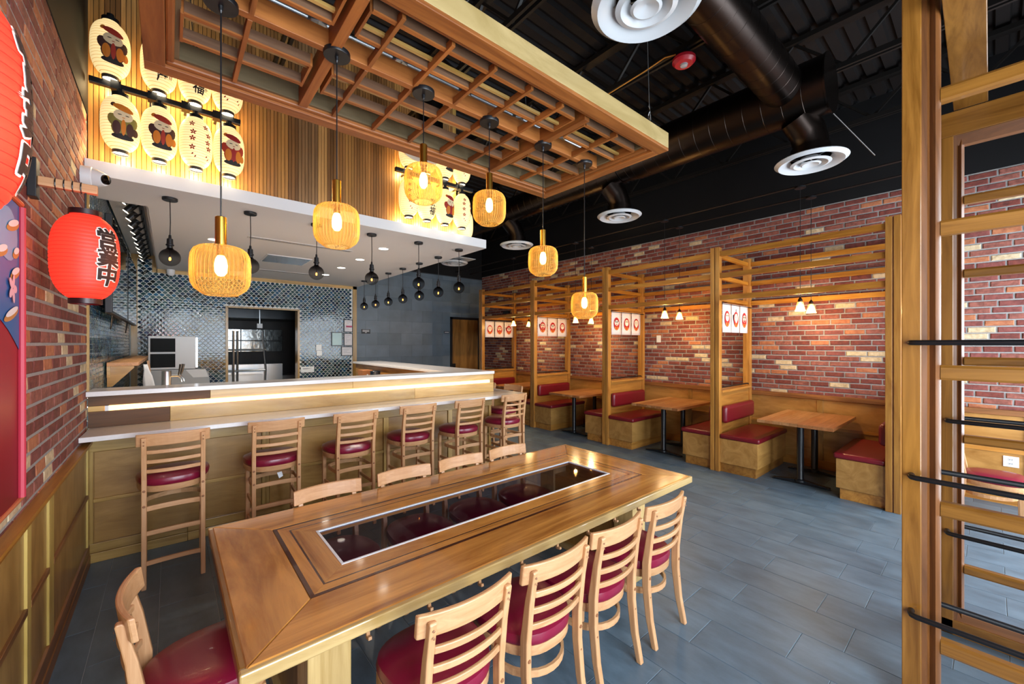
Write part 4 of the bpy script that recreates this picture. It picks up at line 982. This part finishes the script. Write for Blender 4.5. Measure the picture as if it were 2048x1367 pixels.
t = tag(MB().tube([(-.12, 4.6, 3.6), (-.12, 4.56, 3.9), (-.14, 4.55, 4.2), (-.16, 4.55, 4.34), (-.05, 4.55, 4.38), (.3, 4.55, 4.40)], .008, 6).build('flex_conduit', BLACKM), 'black flexible cable climbing the slatted wall', 'cable')

# red lanterns on brackets
def red_lantern(y, zc, lab, blab, ang):
    x = -.312
    t = thing('red_lantern', lab, 'lantern', (x, y, zc), 0, 'red lanterns on the brick wall')
    h, rm, rn = .43, .122, .055
    RP = MATS.get('red_paper') or emitter('red_paper', '#ff3322', .75); _ribs(RP, '#ff3322', '#c81e15', .43 / 24, .10) if not RP.get('r') else 0; RP['r'] = 1; RP.node_tree.nodes['Principled BSDF'].inputs['Roughness'].default_value = .55
    paper_body(h, rm, rn, 24).build('paper', RP, t, True)
    for z, n_ in ((h / 2, 'top_ring'), (-h / 2, 'bottom_ring')): MB().lathe([(.056, z - .012), (.06, z - .010), (.06, z + .014), (.05, z + .016)], 28, cap=False).build(n_, plain('lacquer_black', '#2a0f12', .35), t, True)
    tx = [(p, m, 3.5) for p, m, l in glyphs('営業中', .10, .090, .0035)]
    ol = [([(a + .0042 * math.cos(k * math.pi / 4), b + .0042 * math.sin(k * math.pi / 4)) for a, b in p], 7, .6 + k * .05) for k in range(8) for p, m, l in glyphs('営業中', .10, .090, .0035)]
    wrap(ol + tx, h, rm, rn, ang).build('lettering', PRNL, t)
    MB().tube([(0, 0, h / 2 + .01), (0, 0, h / 2 + .11)], .004, 6).build('cord', BLACKM, t)
    lamp(t, (.30, -.1, -.02), 3.0, (1, .22, .1), .12)
    b = thing('lantern_bracket', blab, 'bracket', (0, 0, 0), 0, 'lantern brackets on the brick wall')
    zz = zc + h / 2 + .115
    MB().box(XL, XL + .03, y - .035, y + .035, zz - .075, zz + .105).build('wall_plate', BLACKM, b, bev=.003)
    box(XL + .03, -.27, y - .018, y + .018, zz - .015, zz + .027).build('arm', beech('x'), b, bev=.003)
    for k in range(4):
        xx = XL + .085 + k * .028; MB().tube([(xx, y + .022 * math.cos(a) * 1.1, zz + .006 + .026 * math.sin(a)) for a in [2 * math.pi * i / 12 for i in range(12)]], .0028, 5, closed=True).build('wire_wrap', BLACKM, b)
red_lantern(2.86, 2.17, 'red paper lantern with black characters beside the security camera', 'light wood arm holding the smaller looking red lantern', R(-44))
red_lantern(1.1, 2.155, 'big red lantern cut by the picture edge above the banner', 'wooden arm of the lantern cut by the picture edge', R(8))
# cloth banner on the brick wall
bn = thing('wall_banner', 'red and blue printed cloth banner hanging on the brick wall', 'banner', (0, 0, 0))
def bx_(y, z): return XL + .03 + .0015 * math.sin(y * 14)
nb = 26; mb = MB(); vs = []
ys = [1.55 + .985 * i / nb for i in range(nb + 1)]
for y in ys: vs += [(bx_(y, 0), y, 1.13), (bx_(y, 1), y, 1.55), (bx_(y, 1), y, 1.95), (bx_(y, 1), y, 2.30)]
mb.add(vs, [(i * 4 + j, i * 4 + j + 1, i * 4 + j + 5, i * 4 + j + 4) for i in range(nb) for j in range(3)])
RC = plain('banner_red', '#9a0d24', .45)
q = mb.build('cloth', RC, bn, True); q.modifiers.new('thick', 'SOLIDIFY').thickness = .003
def patch(poly, mat, lift):
    bm = bmesh.new(); bm.faces.new([bm.verts.new((a, b, 0)) for a, b in poly]); bmesh.ops.triangulate(bm, faces=bm.faces)
    for _ in range(3):
        lg = [e for e in bm.edges if e.calc_length() > .05]
        if lg: bmesh.ops.subdivide_edges(bm, edges=lg, cuts=1); bmesh.ops.triangulate(bm, faces=bm.faces)
    bm.verts.index_update(); m = MB().add([(bx_(v.co.x, 0) + .005 + lift * 1.5, v.co.x, v.co.y) for v in bm.verts], [[w.index for w in f.verts] for f in bm.faces]); bm.free()
    return m.build('print', mat, bn)
patch([(1.55, 1.60)] + [(1.55 + .98 * k / 12, 1.72 + .16 * math.sin(k * .26)) for k in range(13)] + [(2.53, 2.30), (1.55, 2.30)], plain('banner_blue', '#2c62a0', .5), .0)
patch(ell(2.36, 2.16, .13, .10, 20), plain('banner_sky', '#6f9fc9', .5), .001)
for cy_, cz, a in ((2.42, 2.20, .09), (2.45, 2.02, .07), (2.4, 1.86, .10), (2.28, 2.08, .07), (2.46, 2.10, .05)):
    patch(ell(cy_, cz, a, .018, 14, .25), plain('banner_gold', '#b98546', .5), .002); patch(ell(cy_, cz + .012, a * .85, .013, 14, .25), plain('banner_white', '#dfe0e4', .5), .003)
for k in range(5): patch(ell(2.40 + .03 * math.cos(k * 1.257), 1.96 + .03 * math.sin(k * 1.257), .028, .016, 10, k * 1.257), plain('banner_pink', '#d9b3c4', .5), .004)
MB().tube([(bx_(2.535, 0) + .010, 2.535, 1.13), (bx_(2.535, 0) + .010, 2.535, 2.30)], .012, 8).build('hem', plain('banner_hem', '#b83044', .5), bn, True)
for z in (1.12, 2.32): MB().tube([(XL + .03, 1.5, z), (XL + .03, 2.57, z)], .011, 8).build('rod', plain('rod_wood', '#b5603a', .5), bn, True)

# ================================================================== BOOTHS
PY = [.60, 2.41, 4.277, 6.16, 8.04]
PX = [5.72, 5.75, 5.78, 5.81, 5.83]
PW, PT, XB = .12, 3.075, 6.955
BZ = (2.955, 2.656, 2.352)
frames = []
for k, y in enumerate(PY):
    x = PX[k]
    f = thing('booth_trellis', ['timber booth frame closest to the wooden screens', 'timber booth frame with the laughing face cloths', 'timber booth frame behind the last amber pendant', 'timber booth frame third from the screens', 'timber booth frame by the grey wall'][k], 'booth frame', (0, 0, 0), 0, 'timber frames between the booths')
    for a in (y, y + .066): box(x, x + .09, a, a + .054, 0, PT).build('post', booth_wood('z'), f, bev=.003)
    box(x + .012, x + .08, y + .05, y + .07, 0, PT - .01).build('post_core', wood('base_oak', '#8a5a30', '#5c3718', 'z', .4), f)
    box(XB - .08, XB, y + .01, y + .11, 0, PT).build('post', booth_wood('z'), f, bev=.003)
    for z in BZ: box(x + .09, XB - .08, y + .035, y + .085, z, z + .055).build('cross_beam', trellis_wood('x'), f, bev=.002)
    box(x + .09, XB - .08, y + .03, y + .09, 0, 1.07).build('partition', booth_wood('x'), f)
    box(x + .09, XB - .06, y - .01, y + .13, 1.07, 1.105).build('cap', booth_wood('x'), f, bev=.004)
    MB().tube([(x + .09, y + .03, 1.13), (x + .12, y + .03, 1.14), (XB - .12, y + .03, 1.14), (XB - .09, y + .03, 1.13)], .011, 8).build('grab_rail', BLACKM, f, True)
    if k < 4:
        y2 = PY[k + 1]; x2 = PX[k + 1]
        for z in BZ:
            MB().bar((x + .045, y + PW, z + .0275), (x2 + .045, y2, z + .0275), .05, .066).build('beam', trellis_wood('y'), f, bev=.002)
            MB().bar((XB - .03, y + PW - .01, z + .0275), (XB - .03, y2 + .01, z + .0275), .045, .066).build('beam', trellis_wood('y'), f, bev=.002)
def cushion(x0, x1, y0, y1, z0, z1, name, par, bev):
    q = box(x0, x1, y0, y1, z0, z1).build(name, REDV, par, True, bev=bev, seg=4); return q
BN = ['closest to the wooden screens', 'second from the screens', 'third from the screens', 'by the grey wall']
for k in range(4):
    y0, y1 = PY[k] + PW, PY[k + 1]; x = PX[k] + .05
    for side in (0, 1):
        b = thing('booth_bench', 'red bench backing on the %s side, booth %s' % (('screens', 'grey wall')[side], BN[k]), 'bench', (0, 0, 0), 0, 'red booth benches')
        a, c = (y0, y0 + .42) if side == 0 else (y1 - .47, y1)
        box(x + .03, XB - .09, a + (.0 if side == 0 else .03), c - (.03 if side == 0 else .0), 0, .127).build('plinth', booth_wood('x'), b, bev=.002)
        box(x, XB - .09, a, c, .127, .454).build('body', bply('x'), b, bev=.003)
        cushion(x - .015, XB - .09, a - (.0 if side == 0 else .025), c + (.025 if side == 0 else .0), .455, .52, 'seat', b, .024)
        yy = (a + .0, a + .075) if side == 0 else (c - .075 + .03, c + .03)
        if side == 0: yy = (y0 - .03, y0 + .05)
        cushion(PX[k + side] + .095, XB - .09, yy[0] - (.0 if side == 0 else .02), yy[1] + (.02 if side == 0 else .0), .650, .89, 'backrest', b, .045)
    yc = (y0 + y1) / 2 - .02
    t = thing('booth_table', 'butcher block table on two black columns, booth %s' % BN[k], 'table', (0, yc, 0), 0, 'booth tables')
    bl = [wood('butcher_%d' % i, a_, b_, 'x', .28, .25, 2., 14.) for i, (a_, b_) in enumerate((('#b57c4e', '#8f5a32'), ('#a56c42', '#7f4c29'), ('#be8a5c', '#99663c')))]
    n_ = 9
    for i in range(n_):
        w_ = .78 / n_; box(5.73, XB - .03, -.39 + i * w_, -.39 + (i + 1) * w_ - .0004, .752, .79).build('plank', random.choice(bl), t, bev=.0015)
    for xx in (6.03, 6.66):
        box(xx - .12, xx + .12, -.2, .2, .728, .752).build('mount_plate', oak('y'), t)
        MB().lathe([(.062, .03), (.06, .055), (.04, .065), (.038, .07), (.038, .728)], 24, c=(xx, 0, 0)).build('column', plain('column_black', '#15191e', .3), t, True)
        ft = MB()
        for s_ in (-1, 1): ft.prism([(0, .012), (s_ * .30, .006), (s_ * .30, .022), (s_ * .05, .055), (0, .055)], xx - .03, xx + .03, 'yz')
        ft.build('foot', MATS['column_black'], t, bev=.004)
    # bell lights
    for i, (lx, cz_) in enumerate(((6.10, 3.735), (6.58, 3.72))):
        p = thing('bell_pendant', 'small bell glass lamp %s in the booth %s' % (('on the aisle side', 'on the wall side')[i], BN[k]), 'pendant lamp', (lx, yc + .02, 0), 0, 'bell lamps over the booth tables')
        MB().lathe([(.06, cz_ - .02), (.06, cz_), (.03, cz_ + .015), (0, cz_ + .016)], 18).build('ceiling_disc', BLACKM, p, True)
        MB().tube([(0, 0, 2.33), (0, 0, cz_ - .01)], .0035, 6).build('cord', BLACKM, p)
        MB().lathe([(.006, 2.34), (.012, 2.33), (.024, 2.31), (.026, 2.285), (.024, 2.28)], 16).build('holder', plain('bronze', '#3a2a1e', .4, .8), p, True)
        MB().lathe([(.024, 2.285), (.034, 2.265), (.040, 2.235), (.046, 2.20), (.058, 2.168), (.060, 2.162)], 24, cap=False).build('shade', MATS.get('bell_glass') or thin_glass('bell_glass', '#fbe6bb', .32, .12, '#f2d9a0'), p, True)
        MB().lathe([(.01, 2.275), (.018, 2.25), (.026, 2.225), (.022, 2.20), (0, 2.188)], 12).build('bulb', GLOW, p, True)
        lamp(p, (0, 0, 2.19), 20, (1, .70, .34), .03)
for lx, z_, lab in ((6.10, 3.745, 'thin black conduit along the aisle side bell lamps'), (6.58, 3.73, 'thin black conduit along the wall side bell lamps')):
    tag(MB().tube([(lx, .4, z_), (lx, YG, z_)], .012, 8).build('lamp_conduit', plain('conduit_black', '#2b2320', .4, .5)), lab, 'conduit')
# cloths with round doll faces
CLM = plain('white_cloth', '#e6dfe2', .85)
DP = [plain('doll_red', '#b3202a', .8), plain('doll_cream', '#ecd9c2', .8), plain('doll_black', '#1d1716', .8), plain('doll_orange', '#d9822b', .8), plain('doll_white', '#f1ece6', .8)]
def flat(polys, y):
    m = MB()
    for pl, mi, lay in polys:
        m.add([(a, y - .0012 - lay * .0006, b) for a, b in pl], [tuple(range(len(pl)))], mi)
    return m
def doll(cx, cz, v):
    return [([(cx + (a - cx) * 1.22, cz + (b - cz) * 1.22) for a, b in p], m, l) for p, m, l in doll_(cx, cz, v)]
def doll_(cx, cz, v):
    o = [(ell(cx, cz, .068, .092, 28), 0, 0)]
    if v % 4 == 0: o += [(ell(cx, cz + .02, .052, .05, 22), 1, 1), (ell(cx - .02, cz + .03, .016, .018), 4, 2), (ell(cx + .02, cz + .03, .016, .018), 4, 2), (ell(cx - .02, cz + .03, .007, .008), 2, 3), (ell(cx + .02, cz + .03, .007, .008), 2, 3), (ell(cx, cz - .02, .024, .02), 4, 2)]
    elif v % 4 == 1: o += [(ell(cx, cz + .018, .050, .044, 22), 1, 1), (ell(cx - .022, cz + .034, .018, .008, 12, .4), 2, 2), (ell(cx + .022, cz + .034, .018, .008, 12, -.4), 2, 2), (ell(cx, cz - .002, .026, .022, 14), 0, 3), (ell(cx, cz + .006, .022, .006), 4, 4)]
    elif v % 4 == 2: o += [(ell(cx, cz + .015, .050, .040, 22), 4, 1), (ell(cx - .024, cz + .036, .022, .007, 12, -.5), 2, 2), (ell(cx + .024, cz + .036, .022, .007, 12, .5), 2, 2), (ell(cx - .018, cz + .018, .009, .009), 2, 2), (ell(cx + .018, cz + .018, .009, .009), 2, 2), (ell(cx, cz - .008, .02, .006), 0, 2)]
    else: o += [(ell(cx, cz + .02, .046, .048, 22), 1, 1), (ell(cx, cz + .0, .034, .026), 4, 2), (ell(cx - .018, cz + .036, .014, .005), 2, 3), (ell(cx + .018, cz + .036, .014, .005), 2, 3)]
    o += [(ell(cx, cz - .062, .044, .024, 18), 3, 1), (ell(cx, cz - .058, .014, .020), 0, 2)]
    if v % 5 == 4: o += [(ell(cx - .062, cz + .01, .022, .05, 12, .3), 2, -.5), (ell(cx, cz + .105, .006, .022), 2, -.4)]
    return o
for k in range(1, 5):
    y = PY[k] - .004; x0 = PX[k] + .10
    nr = thing('noren_curtain', ['', 'three white face cloths on the frame closest to the screens', 'three white face cloths in front of the second booth frame', 'three white face cloths behind the low amber pendant', 'three white face cloths by the veneer door'][k], 'curtain', (0, 0, 0), 0, 'printed cloths on the booth frames')
    MB().tube([(PX[k] + .09, y + .004, 2.305), (XB - .06, y + .004, 2.305)], .008, 8).build('rod', BLACKM, nr, True)
    for i in range(3):
        a = x0 + i * .305; w_ = .285; sw = (i - 1) * .012
        c_ = MB(); vs = []
        for r_ in range(7):
            t_ = r_ / 6
            for s_ in (0, .25, .5, .75, 1): vs.append((a + w_ * s_ + sw * math.sin(t_ * math.pi) * (.6 if s_ else .2), y + .004 * math.sin(s_ * 6 + i) * t_, 2.315 - .405 * t_))
        c_.add(vs, [(r_ * 5 + s_, r_ * 5 + s_ + 1, r_ * 5 + s_ + 6, r_ * 5 + s_ + 5) for r_ in range(6) for s_ in range(4)])
        q = c_.build('cloth', CLM, nr, True); md = q.modifiers.new('thick', 'SOLIDIFY'); md.thickness = .002
        flat(doll(a + w_ / 2, 2.10, k * 3 + i), y - .006).build('print', DP, q)
# plates on the brick wall
def wall_plate(y, z, h_, w_, name, lab, cat, x=XR - .006, holes=False):
    t = thing(name, lab, cat, (0, 0, 0)); box(x - .008, x, y - w_ / 2, y + w_ / 2, z - h_ / 2, z + h_ / 2).build('plate', PLATE, t, bev=.002)
    if holes:
        for dz in (-.022, .022):
            MB().box(x - .010, x - .007, y - .018, y + .018, z + dz - .013, z + dz + .013).build('socket', plain('socket_grey', '#c9cbcc', .4), t)
            MB().box(x - .0112, x - .0095, y - .009, y - .006, z + dz - .004, z + dz + .006).box(x - .0112, x - .0095, y + .006, y + .009, z + dz - .004, z + dz + .006).build('slot', BLACKM, t)
wall_plate(4.02, 1.84, .13, .085, 'blank_plate', 'blank white plate on the brick of the second booth', 'plate')
wall_plate(-.135, .47, .115, .11, 'wall_outlet', 'white double outlet low on the wainscot beyond the screens', 'outlet', XR - .02, True)
wall_plate(8.15, 3.0, .13, .10, 'small_speaker_plate', 'white plate high on the brick near the grey wall', 'plate')
tag(box(XR - .06, XR - .004, 8.35, 8.6, 2.56, 2.63).build('wall_sensor', BLACKM, bev=.006), 'small black sensor on the brick near the grey wall', 'sensor')

# ================================================================== DUCTS AND CEILING FITTINGS
DUCT = plain('duct_metal', '#38302c', .32, 1)
def duct(name, lab, segs):
    t = thing(name, lab, 'duct', (0, 0, 0))
    for p, q, r0, r1 in segs:
        p, q = Vector(p), Vector(q); L_ = (q - p).length; n_ = max(2, int(L_ / .16))
        MB().tube([p, q], [r0, r1], 40).build('pipe', DUCT, t, True)
        sm_ = MB()
        for i in range(n_ + 1):
            c = p.lerp(q, i / n_); rr = r0 + (r1 - r0) * i / n_; d = (q - p).normalized()
            sm_.tube([c - d * .003, c, c + d * .003], [rr, rr + .0018, rr], 40)
        sm_.build('seams', DUCT, t, True)
    return t
DXc, DZc = 4.72, 4.19
t = duct('spiral_duct', 'long dark spiral duct running towards the grey wall', [((DXc, .98, DZc), (DXc, 3.0, DZc), .26, .26), ((DXc, 3.0, DZc), (DXc, 3.25, DZc - .03), .26, .205), ((DXc, 3.25, DZc - .03), (DXc, 9.3, DZc - .03), .205, .205)])
MB().tube([(DXc, .965, DZc), (DXc, .98, DZc)], .268, 40).build('end_cap', DUCT, t, True)
duct('branch_duct', 'dark spiral duct crossing from the lattice side', [((.6, 1.305, 4.215), (DXc - .16, 1.305, 4.215), .178, .178)])
def diffuser(x, y, z, lab, r=.30, boot=None):
    t = thing('round_diffuser', lab, 'vent', (x, y, z), 0, 'round white air diffusers')
    s_ = r / .30
    MB().lathe([(.30 * s_, .035), (.305 * s_, .028), (.27 * s_, .0), (.20 * s_, .03), (.165 * s_, .07)], 48, cap=False).build('outer_cone', WHITE2, t, True)
    MB().lathe([(.165 * s_, .012), (.17 * s_, .006), (.14 * s_, -.004), (.10 * s_, .03), (.085 * s_, .06)], 40, cap=False).build('middle_cone', WHITE2, t, True)
    MB().lathe([(.082 * s_, .004), (.086 * s_, .0), (.07 * s_, -.008), (.03 * s_, .01), (0, .02)], 32, cap=False).build('inner_cone', WHITE2, t, True)
    for a in range(3): c_, s2 = math.cos(a * 2.094), math.sin(a * 2.094); MB().bar((0, 0, .05), (.2 * s_ * c_, .2 * s_ * s2, .055), .01, .004).build('spoke', STEEL, t)
    MB().lathe([(.165 * s_, .06), (.165 * s_, .16)], 32, cap=False).build('neck', DUCT, t, True)
    if boot:
        b = [Vector(p) - Vector((x, y, z)) for p in boot]; MB().tube(b, .15 * s_, 28).build('boot', DUCT, t, True)
    return t
WHITE2 = plain('vent_white', '#c3c7ca', .32)
for y, lab in ((1.16, 'round vent closest to the wooden screens, under the duct end'), (3.40, 'round vent below the long duct, second from the screens'), (5.62, 'round vent below the long duct above an amber pendant'), (7.75, 'round vent beside the soffit corner, on a square panel')):
    diffuser(4.86, y, 3.53, lab, .30, [(4.86, y, 3.66), (4.86, y, 3.74), (4.82, y + .02, 3.85), (4.74, y + .08, 3.98)])
tag(box(4.5, 5.2, 7.4, 8.1, 3.62, 3.63).build('vent_panel', WHITE2), 'square white panel above the vent at the soffit corner', 'panel')
diffuser(2.09, 1.28, 3.675, 'large looking round vent at the top edge beside the lattice', .305, [(2.09, 1.28, 3.82), (2.09, 1.285, 3.92), (2.09, 1.30, 4.06)])
diffuser(2.20, 4.02, 3.86, 'round vent between the lattice and the paper lanterns', .30, [(2.2, 4.02, 4.0), (2.2, 4.02, 4.42)])
al = thing('fire_alarm', 'red round alarm strobe fixed to a ceiling joist', 'alarm', (3.60, 1.82, 4.34))
MB().lathe([(0, .03), (.085, .03), (.1, .015), (.1, -.01), (.075, -.035), (0, -.037)], 28).build('body', plain('alarm_red', '#b01c2a', .35), al, True)
MB().lathe([(.035, -.036), (.03, -.05), (0, -.055)], 12).build('lens', plain('strobe_clear', '#c9c9c9', .1, .5), al, True); MB().box(-.05, .05, -.05, .05, .03, .09).build('back_box', BLACKM, al)
tag(MB().tube([(3.57, 1.86, 4.41), (3.55, 1.98, 4.43), (3.55, 2.2, 4.41), (3.56, 2.6, 4.40), (3.56, 3.3, 4.41)], .006, 6).build('alarm_cable', plain('cable_orange', '#b8792e', .5)), 'orange cable running from the red alarm along the joist', 'cable')
tag(MB().tube([(4.80, .97, 3.93), (5.35, .75, 3.62)], .006, 6).build('tie_rod', plain('rod_dark', '#4a4644', .4, .8)), 'thin steel rod slanting down from the duct end', 'rod')

# ================================================================== WOODEN SCREENS AT THE ENTRANCE
def screen(name, lab, X, th, ye, yo, yi, yend, z0, ztop, munt, mh, handles, both):
    t = thing(name, lab, 'screen', (0, 0, 0))
    sw = screen_wood
    for a, b in ((yo, ye), (yend, yend + (ye - yo))): box(X, X + th, a, b, z0, ztop).build('stile', sw('z'), t, bev=.004)
    for a, b in ((yi, yo), (yend + (ye - yo), yend + (ye - yi))):
        s_ = 1 if a == yi else -1
        pr = [(X + .008, 0), (X + .012, .3), (X + .03, .42), (X + .022, .6), (X + .016, .75), (X + .03, .95), (X + .045, 1.), (X + th - .045, 1.), (X + th - .03, .95), (X + th - .016, .75), (X + th - .022, .6), (X + th - .03, .42), (X + th - .012, .3), (X + th - .008, 0)]
        MB().prism([(x_, (b + (a - b) * f_) if s_ > 0 else (a + (b - a) * f_)) for x_, f_ in pr], z0, ztop, 'xy').build('moulding', wood('dark_moulding', '#7d4c22', '#522e10', 'z', .45, .1), t, True)
    ya, yb = yend + (ye - yi), yi
    for z in munt:
        c = X + th / 2; hd = .026
        MB().prism([(c - hd, z - mh / 2 + .01), (c - hd + .008, z - mh / 2), (c + hd - .008, z - mh / 2), (c + hd, z - mh / 2 + .01), (c + hd, z + mh / 2 - .012), (c + hd - .01, z + mh / 2), (c - hd + .01, z + mh / 2), (c - hd, z + mh / 2 - .012)], ya, yb, 'xz').build('muntin', sw('y'), t)
    for z in handles:
        for s_ in ((-1, 1) if both else (-1,)):
            xf = X if s_ < 0 else X + th; xo = xf + s_ * .055
            y_a = (ye + yo) / 2; y_b = yend + (ye - yo) / 2
            MB().tube([(xf, y_a, z), (xf + s_ * .03, y_a, z), (xf + s_ * .048, y_a - .006, z), (xo, y_a - .022, z), (xo, y_b + .022, z), (xf + s_ * .048, y_b + .006, z), (xf + s_ * .03, y_b, z), (xf, y_b, z)], .0125, 12).build('rail', BLACKM, t, True)
    return t
screen('entrance_screen', 'tall wooden lattice screen with black rails closest to the viewer', 2.75, .12, .286, .217, .156, -1.45, 0, 4.3, (3.56, 2.928, 2.297, 1.614, .967, .315), .07, (1.755, 1.115, .459), True)
s2_ = screen('inner_screen', 'second wooden lattice screen standing behind the first', 3.6, .10, .20, .148, .106, -1.45, 0, 3.0, (2.61, 2.17, 1.646, 1.179, .40), .05, (1.29, .62), True)
for z0, z1 in ((3.0, 3.145), (0, .09)): box(3.6, 3.7, -1.45, .20, z0, z1).build('top_rail' if z0 else 'bottom_rail', screen_wood('y'), s2_, bev=.004)
for z0, z1 in ((2.94, 3.0), (.09, .13)): MB().prism([(3.61, z0), (3.69, z0), (3.675, z1), (3.625, z1)] if z0 < 1 else [(3.625, z0), (3.675, z0), (3.69, z1), (3.61, z1)], -1.4, .148, 'xz').build('moulding', wood('dark_moulding', '#7d4c22', '#522e10', 'y', .45, .1), s2_)
tag(MB().bar((3.60, .08, 3.16), (2.60, .08, 3.35), .135, .03).build('tie_board', screen_wood('x'), bev=.003), 'broad plank joining the tops of the two wooden screens', 'board')
